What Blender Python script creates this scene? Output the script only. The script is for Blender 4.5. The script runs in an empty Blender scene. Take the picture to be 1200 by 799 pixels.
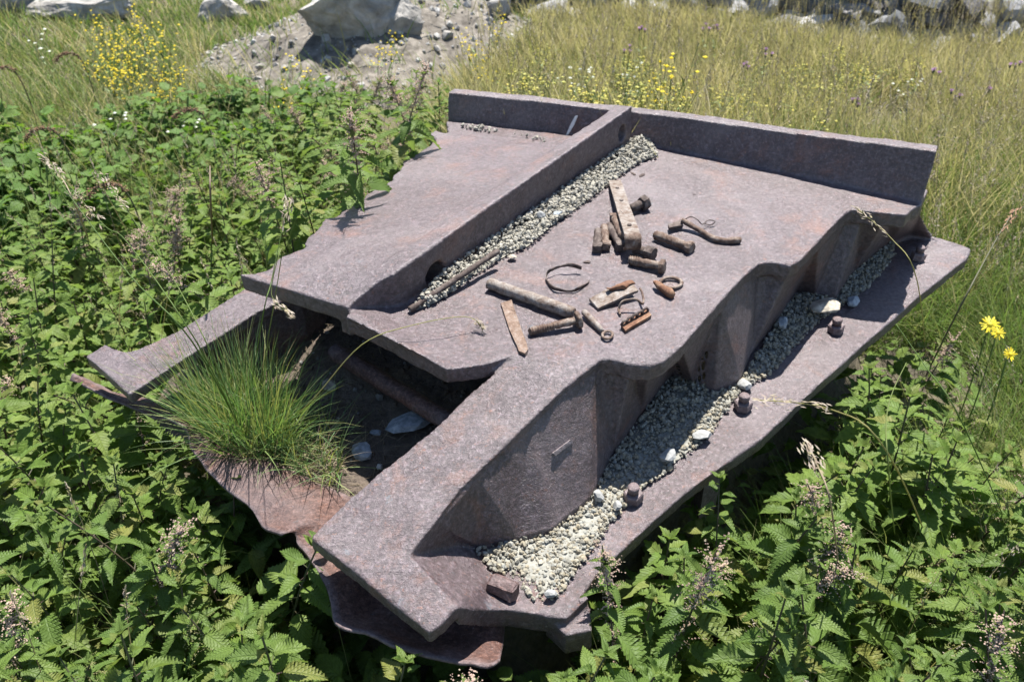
import bpy, bmesh, math, random
import numpy as np
from mathutils import Vector, Matrix, noise
from mathutils.bvhtree import BVHTree
R = math.radians
random.seed(7)
rng = np.random.default_rng(7)
sc = bpy.context.scene
col = sc.collection

# ------------------------------------------------------------------ camera, sky, sun, exposure
PITCH = R(33.0)
CAM = Vector((0, 0, 1.65))
FPX, CX, CY = 1000.0, 600.0, 399.5
cd = bpy.data.cameras.new('camera')
cam = bpy.data.objects.new('camera', cd)
col.objects.link(cam)
cam.location = CAM
cam.rotation_euler = (R(90) - PITCH, 0, 0)
cd.sensor_width = 36.0
cd.lens = 36.0 * FPX / 1200.0
cd.clip_start = 0.02
cd.clip_end = 2000
cd.dof.use_dof = True
cd.dof.focus_distance = 1.62
cd.dof.aperture_fstop = 6.5
sc.camera = cam

SUN_AZ, SUN_EL = R(74), R(68)            # azimuth from +X towards +Y
w = bpy.data.worlds.new('World')
sc.world = w
w.use_nodes = True
nt = w.node_tree
sky = nt.nodes.new('ShaderNodeTexSky')
sky.sky_type = 'NISHITA'
sky.sun_disc = False
sky.sun_elevation = SUN_EL
sky.sun_rotation = R(90) - SUN_AZ
sky.altitude = 1500
bg = nt.nodes['Background']
bg.inputs['Strength'].default_value = 0.088
nt.links.new(sky.outputs[0], bg.inputs[0])
sd = bpy.data.lights.new('sun', 'SUN')
sd.energy = 5.0
sd.angle = R(0.53)
sd.color = (1.0, 0.965, 0.91)
sun = bpy.data.objects.new('sun', sd)
col.objects.link(sun)
S = Vector((math.cos(SUN_EL) * math.cos(SUN_AZ), math.cos(SUN_EL) * math.sin(SUN_AZ), math.sin(SUN_EL)))
sun.rotation_euler = S.to_track_quat('Z', 'Y').to_euler()
sun.location = (0, 0, 20)
sc.view_settings.view_transform = 'Standard'
sc.view_settings.look = 'None'
sc.view_settings.exposure = 1.48
sc.view_settings.gamma = 1.0
try:
    sc.cycles.max_bounces = 8
    sc.cycles.transparent_max_bounces = 8
    sc.cycles.use_denoising = True
except Exception:
    pass

# ------------------------------------------------------------------ measuring helpers
# directions of the survey viewpoint, used to find where a feature lies on the slab's planes or on the ground
FW = Vector((0, math.cos(PITCH), -math.sin(PITCH)))
RT = Vector((1, 0, 0))
UP = RT.cross(FW)


def ray(x, y):
    return FW + RT * ((x - CX) / FPX) + UP * ((CY - y) / FPX)


_r = ray(690, 430).normalized()
P0 = CAM + _r * 1.75
TILT_Y, TILT_X = 4.0, 1.0
PN = Vector((-math.tan(R(TILT_X)), -math.tan(R(TILT_Y)), 1)).normalized()


def U(x, y, h=0.0):
    """point of the slab's plane (raised by h along its normal)"""
    v = ray(x, y)
    t = ((P0 + PN * h) - CAM).dot(PN) / v.dot(PN)
    return CAM + v * t


def G0(x, y, z=0.0):
    """point of the level z"""
    v = ray(x, y)
    t = (z - CAM.z) / v.z
    return CAM + v * t


def proj(p):
    d = Vector(p) - CAM
    q = d.dot(FW)
    return CX + FPX * d.dot(RT) / q, CY - FPX * d.dot(UP) / q, q


def plane_z(x, y, h=0.0):
    b = P0 + PN * h
    return b.z - (PN.x * (x - b.x) + PN.y * (y - b.y)) / PN.z


def in_poly(x, y, poly):
    c = False
    j = len(poly) - 1
    for i in range(len(poly)):
        xi, yi = poly[i][:2]
        xj, yj = poly[j][:2]
        if (yi > y) != (yj > y) and x < (xj - xi) * (y - yi) / (yj - yi) + xi:
            c = not c
        j = i
    return c


def in_poly_np(x, y, poly):
    c = np.zeros(x.shape, bool)
    j = len(poly) - 1
    for i in range(len(poly)):
        xi, yi = poly[i][:2]
        xj, yj = poly[j][:2]
        if yi != yj:
            k = ((yi > y) != (yj > y)) & (x < (xj - xi) * (y - yi) / (yj - yi) + xi)
            c ^= k
        j = i
    return c


def dist_poly_np(x, y, poly):
    """signed distance, positive inside"""
    d = np.full(x.shape, 1e9)
    n = len(poly)
    for i in range(n):
        ax, ay = poly[i][:2]
        bx, by = poly[(i + 1) % n][:2]
        ex, ey = bx - ax, by - ay
        t = np.clip(((x - ax) * ex + (y - ay) * ey) / (ex * ex + ey * ey), 0, 1)
        d = np.minimum(d, np.hypot(x - ax - t * ex, y - ay - t * ey))
    return np.where(in_poly_np(x, y, poly), d, -d)


# ------------------------------------------------------------------ object helpers
def tag(o, label=None, cat=None, group=None, kind=None):
    if label:
        o['label'] = label
    if cat:
        o['category'] = cat
    if group:
        o['group'] = group
    if kind:
        o['kind'] = kind
    return o


def empty(name, loc, label=None, cat=None, group=None):
    o = bpy.data.objects.new(name, None)
    o.empty_display_size = 0.05
    o.location = loc
    col.objects.link(o)
    return tag(o, label, cat, group)


def wloc(o):
    p = Vector((0, 0, 0))
    while o:
        p += o.location
        o = o.parent
    return p


def link(name, me, mat=None, parent=None, loc=None):
    o = bpy.data.objects.new(name, me)
    if mat and not me.materials:
        me.materials.append(mat)
    if parent:
        o.parent = parent
    if loc is not None:
        o.location = loc
    col.objects.link(o)
    return o


def obj(name, bm, mat, parent=None, smooth=True, base=None):
    """bmesh in world coordinates -> one mesh object"""
    org = wloc(parent) if parent else (Vector(base) if base is not None else Vector((0, 0, 0)))
    for v in bm.verts:
        v.co -= org
    me = bpy.data.meshes.new(name)
    bm.to_mesh(me)
    bm.free()
    me.polygons.foreach_set('use_smooth', [bool(smooth)] * len(me.polygons))
    return link(name, me, mat, parent, None if parent else org)


def np_mesh(name, verts, tris, uv=None, smooth=True, attrs=None):
    me = bpy.data.meshes.new(name)
    verts = np.asarray(verts, np.float32)
    tris = np.asarray(tris, np.int32)
    k = tris.shape[1]
    me.vertices.add(len(verts))
    me.vertices.foreach_set('co', verts.ravel())
    me.loops.add(tris.size)
    me.loops.foreach_set('vertex_index', tris.ravel())
    me.polygons.add(len(tris))
    me.polygons.foreach_set('loop_start', np.arange(0, tris.size, k, dtype=np.int32))
    if uv is not None:
        l = me.uv_layers.new(name='UVMap')
        l.data.foreach_set('uv', np.asarray(uv, np.float32)[tris.ravel()].ravel())
    if attrs:
        for nm, a in attrs.items():
            at = me.attributes.new(nm, 'FLOAT', 'POINT')
            at.data.foreach_set('value', np.asarray(a, np.float32))
    me.update(calc_edges=True)
    me.polygons.foreach_set('use_smooth', np.full(len(tris), bool(smooth)))
    return me


def ngon(bm, pts):
    vs = [bm.verts.new(p) for p in pts]
    return vs


def prism(top, thick, bm=None, down=None):
    """closed slab: top outline (list of Vector), extruded by thick along -PN"""
    bm = bm or bmesh.new()
    d = (down if down is not None else -PN) * 1.0
    n = len(top)
    th = thick if isinstance(thick, (list, tuple)) else [thick] * n
    a = [bm.verts.new(p) for p in top]
    b = [bm.verts.new(p + d * th[i]) for i, p in enumerate(top)]
    fs = [bm.faces.new(a), bm.faces.new(b[::-1])]
    for i in range(n):
        j = (i + 1) % n
        bm.faces.new((a[j], a[i], b[i], b[j]))
    bmesh.ops.triangulate(bm, faces=fs)
    bmesh.ops.recalc_face_normals(bm, faces=bm.faces)
    return bm


def ribbon(rowA, rowB, off, bm=None):
    """closed thick sheet between two polylines, thickness by offset vectors"""
    bm = bm or bmesh.new()
    n = len(rowA)
    A = [bm.verts.new(p) for p in rowA]
    B = [bm.verts.new(p) for p in rowB]
    A2 = [bm.verts.new(p + off[i]) for i, p in enumerate(rowA)]
    B2 = [bm.verts.new(p + off[i]) for i, p in enumerate(rowB)]
    for i in range(n - 1):
        bm.faces.new((A[i], A[i + 1], B[i + 1], B[i]))
        bm.faces.new((A2[i + 1], A2[i], B2[i], B2[i + 1]))
        bm.faces.new((A[i + 1], A[i], A2[i], A2[i + 1]))
        bm.faces.new((B[i], B[i + 1], B2[i + 1], B2[i]))
    bm.faces.new((A[0], B[0], B2[0], A2[0]))
    bm.faces.new((B[-1], A[-1], A2[-1], B2[-1]))
    bmesh.ops.recalc_face_normals(bm, faces=bm.faces)
    return bm


def frame(d):
    d = d.normalized()
    a = d.cross(Vector((0, 0, 1)))
    if a.length < 1e-3:
        a = d.cross(Vector((0, 1, 0)))
    a.normalize()
    return a, d.cross(a).normalized()


def lathe(bm, p0, p1, prof, seg=12, jit=0.0, rot=0.0, ref=None):
    """solid of revolution along p0->p1; prof = [(distance along, radius)...]"""
    d = (p1 - p0)
    L = d.length
    d.normalize()
    a, b = frame(d)
    if ref is not None:
        b = (ref - d * ref.dot(d)).normalized()
        a = b.cross(d)
    rings = []
    for t, r in prof:
        c = p0 + d * t
        rings.append([bm.verts.new(c + (a * math.cos(rot + 2 * math.pi * k / seg) + b * math.sin(rot + 2 * math.pi * k / seg))
                                   * r * (1 + random.uniform(-jit, jit))) for k in range(seg)])
    for q in range(len(rings) - 1):
        for k in range(seg):
            j = (k + 1) % seg
            bm.faces.new((rings[q][k], rings[q][j], rings[q + 1][j], rings[q + 1][k]))
    bm.faces.new(rings[0][::-1])
    bm.faces.new(rings[-1])
    bmesh.ops.recalc_face_normals(bm, faces=bm.faces)
    return bm


def tube(bm, pts, rad, seg=6, cap=True):
    rings = []
    n = len(pts)
    prev = None
    for i, p in enumerate(pts):
        d = (pts[min(i + 1, n - 1)] - pts[max(i - 1, 0)]).normalized()
        if prev is None:
            a, b = frame(d)
        else:
            a = (prev - d * prev.dot(d)).normalized()
            b = d.cross(a)
        prev = a
        r = rad[i] if isinstance(rad, (list, tuple)) else rad
        rings.append([bm.verts.new(p + (a * math.cos(2 * math.pi * k / seg) + b * math.sin(2 * math.pi * k / seg)) * r) for k in range(seg)])
    for q in range(n - 1):
        for k in range(seg):
            j = (k + 1) % seg
            bm.faces.new((rings[q][k], rings[q][j], rings[q + 1][j], rings[q + 1][k]))
    if cap:
        bm.faces.new(rings[0][::-1])
        bm.faces.new(rings[-1])
    return bm


def spline(pts, n):
    """Catmull-Rom through pts"""
    out = []
    P = [pts[0]] + list(pts) + [pts[-1]]
    for i in range(1, len(P) - 2):
        for k in range(n):
            t = k / n
            a, b, c, d = P[i - 1], P[i], P[i + 1], P[i + 2]
            out.append(0.5 * ((2 * b) + (c - a) * t + (2 * a - 5 * b + 4 * c - d) * t * t + (3 * b - a - 3 * c + d) * t ** 3))
    out.append(P[-2].copy())
    return out


def rough(bm, amp, scale, seed=0):
    o = Vector((seed * 3.1, seed * 1.7, seed * 5.3))
    for v in bm.verts:
        v.co += noise.noise_vector(v.co * scale + o) * amp
    return bm


# ------------------------------------------------------------------ materials
def new_mat(name):
    m = bpy.data.materials.new(name)
    m.use_nodes = True
    n = m.node_tree
    return m, n, n.nodes['Principled BSDF'], n.links


def N(n, t, **kw):
    x = n.nodes.new(t)
    for k, v in kw.items():
        if k in x.inputs:
            x.inputs[k].default_value = v
        else:
            setattr(x, k, v)
    return x


def ramp(n, fac, stops):
    r = n.nodes.new('ShaderNodeValToRGB')
    e = r.color_ramp.elements
    while len(e) < len(stops):
        e.new(0.5)
    for i, (p, c) in enumerate(stops):
        e[i].position = p
        e[i].color = (c[0], c[1], c[2], 1) if len(c) == 3 else c
    n.links.new(fac, r.inputs[0])
    return r.outputs[0]


def mixc(n, fac, a, b, mode='MIX'):
    x = n.nodes.new('ShaderNodeMix')
    x.data_type = 'RGBA'
    x.blend_type = mode
    for sock, v in ((x.inputs[0], fac), (x.inputs[6], a), (x.inputs[7], b)):
        if hasattr(v, 'links') or hasattr(v, 'is_linked'):
            n.links.new(v, sock)
        elif isinstance(v, (int, float)):
            sock.default_value = v
        else:
            sock.default_value = (v[0], v[1], v[2], 1)
    return x.outputs[2]


def nz(n, co, scale, detail=4, rough_=0.55, dist=0.0):
    x = n.nodes.new('ShaderNodeTexNoise')
    x.inputs['Scale'].default_value = scale
    x.inputs['Detail'].default_value = detail
    x.inputs['Roughness'].default_value = rough_
    x.inputs['Distortion'].default_value = dist
    n.links.new(co, x.inputs['Vector'])
    return x.outputs['Fac']


def stretch(n, co, scale, rot):
    m = n.nodes.new('ShaderNodeMapping')
    m.inputs['Scale'].default_value = scale
    m.inputs['Rotation'].default_value = rot
    n.links.new(co, m.inputs['Vector'])
    return m.outputs[0]


def iron_mat(name, dark, mid, pale, orange=0.35, rgh=0.45, bump=0.6, wear=0.6, spec=0.85):
    m, n, p, l = new_mat(name)
    co = n.nodes.new('ShaderNodeTexCoord').outputs['Object']
    big = nz(n, co, 3.0, 6, 0.62, 0.5)
    med = nz(n, co, 20, 7, 0.72, 0.4)
    spk = nz(n, co, 95, 5, 0.78, 0.3)
    fine = nz(n, co, 230, 4, 0.75)
    st = nz(n, stretch(n, co, (1, 7, 3), (0.2, 0.1, R(35))), 60, 4, 0.7, 0.8)
    st2 = nz(n, stretch(n, co, (7, 1, 3), (0.3, 0.0, R(20))), 48, 4, 0.7, 0.8)
    c = ramp(n, big, [(0.15, dark), (0.5, mid), (0.85, pale)])
    c = mixc(n, ramp(n, med, [(0.44, (0, 0, 0)), (0.62, (0.45, 0.45, 0.45))]), c, pale)
    c = mixc(n, ramp(n, spk, [(0.38, (0.75,) * 3), (0.52, (0, 0, 0))]), c, tuple(x * .62 for x in dark))
    c = mixc(n, ramp(n, spk, [(0.53, (0, 0, 0)), (0.66, (0.8,) * 3)]), c, tuple(x * 1.6 for x in pale))
    c = mixc(n, ramp(n, st, [(0.56, (0, 0, 0)), (0.72, (0.4,) * 3)]), c, tuple(x * .7 for x in dark))
    c = mixc(n, ramp(n, st2, [(0.60, (0, 0, 0)), (0.72, (0.35,) * 3)]), c, tuple(x * 1.4 for x in pale))
    # orange rust blooms and specks, rare blue-green flecks
    orn = nz(n, co, 7, 8, 0.78, 0.6)
    c = mixc(n, ramp(n, orn, [(0.53, (0, 0, 0)), (0.70, (orange,) * 3)]), c, (0.20, 0.075, 0.035))
    sp = nz(n, co, 105, 3, 0.6)
    c = mixc(n, ramp(n, sp, [(0.62, (0, 0, 0)), (0.72, (orange * .9,) * 3)]), c, (0.23, 0.085, 0.04))
    du = nz(n, stretch(n, co, (1, 1.8, 1), (0.5, 0.2, 0.9)), 2.6, 7, 0.7, 1.0)
    c = mixc(n, ramp(n, du, [(0.48, (0, 0, 0)), (0.66, (0.42,) * 3)]), c, (0.150, 0.122, 0.122))
    c = mixc(n, ramp(n, du, [(0.30, (0.45,) * 3), (0.44, (0, 0, 0))]), c, (0.060, 0.028, 0.020))
    bl = nz(n, stretch(n, co, (1, 1, 1), (1, 0.4, 0.2)), 24, 6, 0.75, 0.5)
    c = mixc(n, ramp(n, bl, [(0.63, (0, 0, 0)), (0.72, (0.6,) * 3)]), c, (0.075, 0.115, 0.135))
    wh = nz(n, stretch(n, co, (1, 1, 1), (0.3, 1.4, 0.8)), 130, 3, 0.6)
    c = mixc(n, ramp(n, wh, [(0.68, (0, 0, 0)), (0.74, (0.7,) * 3)]), c, (0.25, 0.22, 0.23))
    c = mixc(n, 1.0, c, ramp(n, fine, [(0.3, (0.62,) * 3), (0.7, (1.34,) * 3)]), 'MULTIPLY')
    # convex arrises are worn to a paler metal
    ge = n.nodes.new('ShaderNodeNewGeometry')
    pt = mixc(n, 1.0, ramp(n, ge.outputs['Pointiness'], [(0.52, (0, 0, 0)), (0.60, (wear,) * 3)]), ramp(n, spk, [(0.35, (0.3,) * 3), (0.6, (1, 1, 1))]), 'MULTIPLY')
    c = mixc(n, pt, c, (0.20, 0.17, 0.18))
    l.new(c, p.inputs['Base Color'])
    p.inputs['Specular IOR Level'].default_value = spec
    l.new(ramp(n, spk, [(0.3, (rgh + 0.16,) * 3), (0.7, (rgh - 0.08,) * 3)]), p.inputs['Roughness'])
    prev = None
    for hgt, s_, d_ in ((fine, .7, .0012), (spk, 1.1, .0030), (st, .5, .0030), (st2, .3, .0022), (med, .7, .006)):
        b_ = n.nodes.new('ShaderNodeBump')
        b_.inputs['Strength'].default_value = bump * s_
        b_.inputs['Distance'].default_value = d_
        l.new(hgt, b_.inputs['Height'])
        if prev is not None:
            l.new(prev, b_.inputs['Normal'])
        prev = b_.outputs[0]
    l.new(prev, p.inputs['Normal'])
    return m


M = {}
M['iron'] = iron_mat('purple_brown_iron', (0.036, 0.020, 0.020), (0.066, 0.042, 0.044), (0.106, 0.079, 0.086), 0.50, 0.40, 1.0)
M['iron_sheet'] = iron_mat('rusty_sheet', (0.047, 0.021, 0.016), (0.080, 0.039, 0.030), (0.115, 0.067, 0.055), 0.45, 0.55, 0.8, 0.6, 0.35)
M['iron_bolt'] = iron_mat('dark_rust', (0.040, 0.020, 0.018), (0.075, 0.038, 0.033), (0.115, 0.072, 0.066), 0.45, 0.5, 0.7, 0.5, 0.5)


def scrap_mat(name, a, b, c, bump=0.7):
    m, n, p, l = new_mat(name)
    co = n.nodes.new('ShaderNodeTexCoord').outputs['Object']
    f1 = nz(n, co, 55, 6, 0.7, 0.5)
    f2 = nz(n, co, 260, 4, 0.7)
    cc = ramp(n, f1, [(0.34, a), (0.5, b), (0.66, c)])
    cc = mixc(n, 1.0, cc, ramp(n, f2, [(0.3, (0.6,) * 3), (0.7, (1.3,) * 3)]), 'MULTIPLY')
    l.new(cc, p.inputs['Base Color'])
    p.inputs['Roughness'].default_value = 0.8
    p.inputs['Specular IOR Level'].default_value = 0.3
    b1 = n.nodes.new('ShaderNodeBump')
    b1.inputs['Strength'].default_value = bump
    b1.inputs['Distance'].default_value = 0.002
    l.new(f1, b1.inputs['Height'])
    b2 = n.nodes.new('ShaderNodeBump')
    b2.inputs['Strength'].default_value = bump
    b2.inputs['Distance'].default_value = 0.001
    l.new(f2, b2.inputs['Height'])
    l.new(b1.outputs[0], b2.inputs['Normal'])
    l.new(b2.outputs[0], p.inputs['Normal'])
    return m


M['scrap'] = scrap_mat('flaking_rust', (0.056, 0.032, 0.024), (0.111, 0.073, 0.053), (0.214, 0.175, 0.145))
M['scrap_pale'] = scrap_mat('pale_crusted_metal', (0.085, 0.053, 0.036), (0.176, 0.144, 0.120), (0.239, 0.219, 0.201))
M['scrap_orange'] = scrap_mat('orange_rust', (0.077, 0.032, 0.018), (0.144, 0.068, 0.036), (0.216, 0.135, 0.086))
M['scrap_dark'] = scrap_mat('dark_scale', (0.035, 0.025, 0.021), (0.07, 0.05, 0.042), (0.14, 0.115, 0.10))
M['scrap_strap'] = scrap_mat('strap_rust', (0.089, 0.054, 0.036), (0.156, 0.104, 0.075), (0.216, 0.171, 0.142), 0.4)


def stone_mat(name, stops, rgh=0.85, scale=40, isl=True, bump=0.5, bdist=0.004, var=0.25):
    m, n, p, l = new_mat(name)
    co = n.nodes.new('ShaderNodeTexCoord').outputs['Object']
    g = n.nodes.new('ShaderNodeNewGeometry')
    oi = n.nodes.new('ShaderNodeObjectInfo')
    f = nz(n, co, scale, 6, 0.65, 0.3)
    if isl:
        add = n.nodes.new('ShaderNodeMath')
        add.operation = 'ADD'
        l.new(g.outputs['Random Per Island'], add.inputs[0])
        l.new(oi.outputs['Random'], add.inputs[1])
        fr = n.nodes.new('ShaderNodeMath')
        fr.operation = 'FRACT'
        l.new(add.outputs[0], fr.inputs[0])
        c = ramp(n, fr.outputs[0], stops)
    else:
        c = ramp(n, f, stops)
    c = mixc(n, 1.0, c, ramp(n, f, [(0.3, (1 - var,) * 3), (0.7, (1 + var,) * 3)]), 'MULTIPLY')
    l.new(c, p.inputs['Base Color'])
    p.inputs['Roughness'].default_value = rgh
    p.inputs['Specular IOR Level'].default_value = 0.25
    b = n.nodes.new('ShaderNodeBump')
    b.inputs['Strength'].default_value = bump
    b.inputs['Distance'].default_value = bdist
    l.new(f, b.inputs['Height'])
    l.new(b.outputs[0], p.inputs['Normal'])
    return m


M['gravel'] = stone_mat('pale_gravel', [(0.0, (0.161, 0.156, 0.134)), (0.2, (0.212, 0.199, 0.157)), (0.4, (0.245, 0.211, 0.149)), (0.55, (0.187, 0.165, 0.120)), (0.72, (0.257, 0.239, 0.192)), (0.86, (0.187, 0.191, 0.173)), (1, (0.277, 0.255, 0.206))], 0.85, 120, True, 0.4, 0.0015)
M['gravel_white'] = stone_mat('white_gravel', [(0.0, (0.205, 0.198, 0.171)), (0.3, (0.283, 0.263, 0.215)), (0.55, (0.244, 0.227, 0.183)), (0.75, (0.312, 0.291, 0.243)), (1, (0.225, 0.216, 0.191))], 0.85, 120, True, 0.4, 0.0015)
M['stone_white'] = stone_mat('white_stone', [(0.3, (0.186, 0.186, 0.178)), (0.5, (0.247, 0.247, 0.238)), (0.7, (0.271, 0.271, 0.263))], 0.8, 60, False, 0.4, 0.002)
M['stone_blue'] = stone_mat('blue_grey_stone', [(0.3, (0.160, 0.184, 0.208)), (0.5, (0.240, 0.264, 0.288)), (0.7, (0.304, 0.320, 0.336))], 0.8, 60, False, 0.4, 0.002)
M['stone_tan'] = stone_mat('tan_stone', [(0.3, (0.198, 0.180, 0.144)), (0.5, (0.306, 0.270, 0.216)), (0.7, (0.414, 0.360, 0.288))], 0.8, 60, False, 0.4, 0.002)
M['boulder'] = stone_mat('limestone_boulder', [(0.25, (0.118, 0.110, 0.098)), (0.42, (0.243, 0.228, 0.206)), (0.6, (0.369, 0.345, 0.311)), (0.75, (0.309, 0.282, 0.236))], 0.9, 4.5, False, 0.9, 0.03, 0.2)
M['bank_rock'] = stone_mat('dark_bank_rock', [(0.0, (0.10, 0.105, 0.11)), (0.35, (0.20, 0.20, 0.20)), (0.6, (0.34, 0.335, 0.33)), (0.8, (0.14, 0.13, 0.125)), (1, (0.45, 0.44, 0.43))], 0.9, 9, True, 0.8, 0.03, 0.35)
M['scree'] = stone_mat('scree_stone', [(0.0, (0.136, 0.128, 0.120)), (0.3, (0.208, 0.200, 0.188)), (0.6, (0.264, 0.256, 0.240)), (1, (0.352, 0.344, 0.328))], 0.9, 30, True, 0.6, 0.01, 0.25)
M['bank_soil'] = stone_mat('bank_soil', [(0.3, (0.11, 0.10, 0.085)), (0.5, (0.20, 0.19, 0.17)), (0.7, (0.30, 0.29, 0.27))], 0.95, 6, False, 1.0, 0.05, 0.3)
M['mound'] = stone_mat('grey_dirt', [(0.25, (0.079, 0.067, 0.054)), (0.5, (0.137, 0.121, 0.101)), (0.75, (0.199, 0.178, 0.150))], 0.95, 14, False, 0.9, 0.02, 0.3)


def soil_mat(name, a, b, c):
    m, n, p, l = new_mat(name)
    co = n.nodes.new('ShaderNodeTexCoord').outputs['Object']
    f1 = nz(n, co, 2.2, 6, 0.6, 0.4)
    f2 = nz(n, co, 60, 6, 0.7)
    cc = ramp(n, f1, [(0.35, a), (0.5, b), (0.66, c)])
    cc = mixc(n, 1.0, cc, ramp(n, f2, [(0.3, (0.55,) * 3), (0.7, (1.4,) * 3)]), 'MULTIPLY')
    l.new(cc, p.inputs['Base Color'])
    p.inputs['Roughness'].default_value = 0.95
    b_ = n.nodes.new('ShaderNodeBump')
    b_.inputs['Strength'].default_value = 0.9
    b_.inputs['Distance'].default_value = 0.012
    l.new(f2, b_.inputs['Height'])
    l.new(b_.outputs[0], p.inputs['Normal'])
    return m


M['ground'] = soil_mat('meadow_soil', (0.050, 0.042, 0.028), (0.085, 0.070, 0.045), (0.14, 0.115, 0.075))
M['cavity'] = soil_mat('dark_crumbly_soil', (0.068, 0.051, 0.037), (0.111, 0.085, 0.065), (0.170, 0.136, 0.102))


def leaf_mat(name, cols, trans=0.35, veins=False, rgh=0.5, var=0.5, under=None, patch=None, tint=(1.2, 1.3, 0.6)):
    """cols = colour stops over a per-leaf random number"""
    m, n, p, l = new_mat(name)
    g = n.nodes.new('ShaderNodeNewGeometry')
    oi = n.nodes.new('ShaderNodeObjectInfo')
    add = n.nodes.new('ShaderNodeMath')
    add.operation = 'ADD'
    l.new(g.outputs['Random Per Island'], add.inputs[0])
    l.new(oi.outputs['Random'], add.inputs[1])
    fr = n.nodes.new('ShaderNodeMath')
    fr.operation = 'FRACT'
    l.new(add.outputs[0], fr.inputs[0])
    st = [(i / max(1, len(cols) - 1), c) for i, c in enumerate(cols)]
    c = ramp(n, fr.outputs[0], st)
    if patch is not None:
        pco = n.nodes.new('ShaderNodeTexCoord').outputs['Object']
        pf = nz(n, stretch(n, pco, (1, 1, .15), (0, 0, 0)), 1.5, 4, 0.65, 0.5)
        c = mixc(n, ramp(n, pf, [(0.38, (0, 0, 0)), (0.55, (0.9, 0.9, 0.9))]), c, ramp(n, fr.outputs[0], [(i / (len(patch) - 1), k_) for i, k_ in enumerate(patch)]))
    hgt = None
    if veins:
        uv = n.nodes.new('ShaderNodeTexCoord').outputs['UV']
        sx = n.nodes.new('ShaderNodeSeparateXYZ')
        l.new(uv, sx.inputs[0])
        ab = N(n, 'ShaderNodeMath', operation='ABSOLUTE')
        l.new(sx.outputs[0], ab.inputs[0])
        ml = N(n, 'ShaderNodeMath', operation='MULTIPLY_ADD')
        l.new(ab.outputs[0], ml.inputs[0])
        ml.inputs[1].default_value = -0.28
        l.new(sx.outputs[1], ml.inputs[2])
        fq = N(n, 'ShaderNodeMath', operation='MULTIPLY')
        l.new(ml.outputs[0], fq.inputs[0])
        fq.inputs[1].default_value = 2 * math.pi * 8
        sn = N(n, 'ShaderNodeMath', operation='SINE')
        l.new(fq.outputs[0], sn.inputs[0])
        vein = ramp(n, sn.outputs[0], [(0.55, (0, 0, 0)), (0.98, (1, 1, 1))])
        midr = ramp(n, ab.outputs[0], [(0.0, (1, 1, 1)), (0.09, (0, 0, 0))])
        vm = mixc(n, 1.0, vein, midr, 'LIGHTEN')
        c = mixc(n, mixc(n, 0.35, (0, 0, 0), vm), c, tuple(min(1, x * 1.25) for x in cols[len(cols) // 2]))
        hgt = vm
    pat = nz(n, n.nodes.new('ShaderNodeTexCoord').outputs['Object'], 70, 3, 0.6)
    c = mixc(n, 1.0, c, ramp(n, pat, [(0.3, (1 - var * 0.5,) * 3), (0.7, (1 + var * 0.4,) * 3)]), 'MULTIPLY')
    if under is not None:
        c = mixc(n, g.outputs['Backfacing'], c, under)
    l.new(c, p.inputs['Base Color'])
    p.inputs['Roughness'].default_value = rgh
    p.inputs['Specular IOR Level'].default_value = 0.25
    if hgt is not None:
        b = n.nodes.new('ShaderNodeBump')
        b.invert = True
        b.inputs['Strength'].default_value = 0.8
        b.inputs['Distance'].default_value = 0.0015
        l.new(hgt, b.inputs['Height'])
        l.new(b.outputs[0], p.inputs['Normal'])
    tr = n.nodes.new('ShaderNodeBsdfTranslucent')
    tc = mixc(n, 1.0, c, tint, 'MULTIPLY')
    l.new(tc, tr.inputs['Color'])
    mx = n.nodes.new('ShaderNodeMixShader')
    mx.inputs[0].default_value = trans
    l.new(p.outputs[0], mx.inputs[1])
    l.new(tr.outputs[0], mx.inputs[2])
    l.new(mx.outputs[0], n.nodes['Material Output'].inputs['Surface'])
    return m


def flat_mat(name, cols, rgh=0.7, trans=0.0):
    return leaf_mat(name, cols, trans, False, rgh, 0.4)


M['nettle'] = leaf_mat('nettle_leaf', [(0.074, 0.128, 0.025), (0.106, 0.168, 0.034), (0.085, 0.142, 0.029), (0.138, 0.195, 0.043), (0.098, 0.152, 0.036), (0.122, 0.185, 0.034), (0.093, 0.150, 0.032), (0.201, 0.200, 0.054)], 0.40, True, 0.55, 0.5, (0.133, 0.175, 0.072))
M['nettle_far'] = leaf_mat('nettle_leaf_far', [(0.084, 0.141, 0.025), (0.124, 0.194, 0.034), (0.097, 0.163, 0.029), (0.157, 0.209, 0.045), (0.108, 0.173, 0.032), (0.130, 0.194, 0.038), (0.205, 0.204, 0.063)], 0.42, True, 0.58, 0.5, (0.130, 0.178, 0.068))
M['broad'] = leaf_mat('broad_leaf', [(0.065, 0.125, 0.024), (0.085, 0.155, 0.030), (0.11, 0.18, 0.036), (0.13, 0.18, 0.05)], 0.40, True, 0.6, 0.4)
M['stem'] = flat_mat('nettle_stem', [(0.075, 0.055, 0.035), (0.065, 0.070, 0.035), (0.095, 0.06, 0.05)], 0.6)
M['green_stem'] = flat_mat('green_stem', [(0.10, 0.15, 0.045), (0.13, 0.17, 0.05)], 0.6)
M['pinkflower'] = flat_mat('nettle_flower', [(0.480, 0.360, 0.270), (0.570, 0.420, 0.330), (0.450, 0.300, 0.255), (0.540, 0.465, 0.330)], 0.8, 0.2)
M['catkin'] = flat_mat('nettle_catkin', [(0.24, 0.26, 0.10), (0.30, 0.29, 0.12), (0.22, 0.20, 0.11)], 0.8, 0.2)
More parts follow.
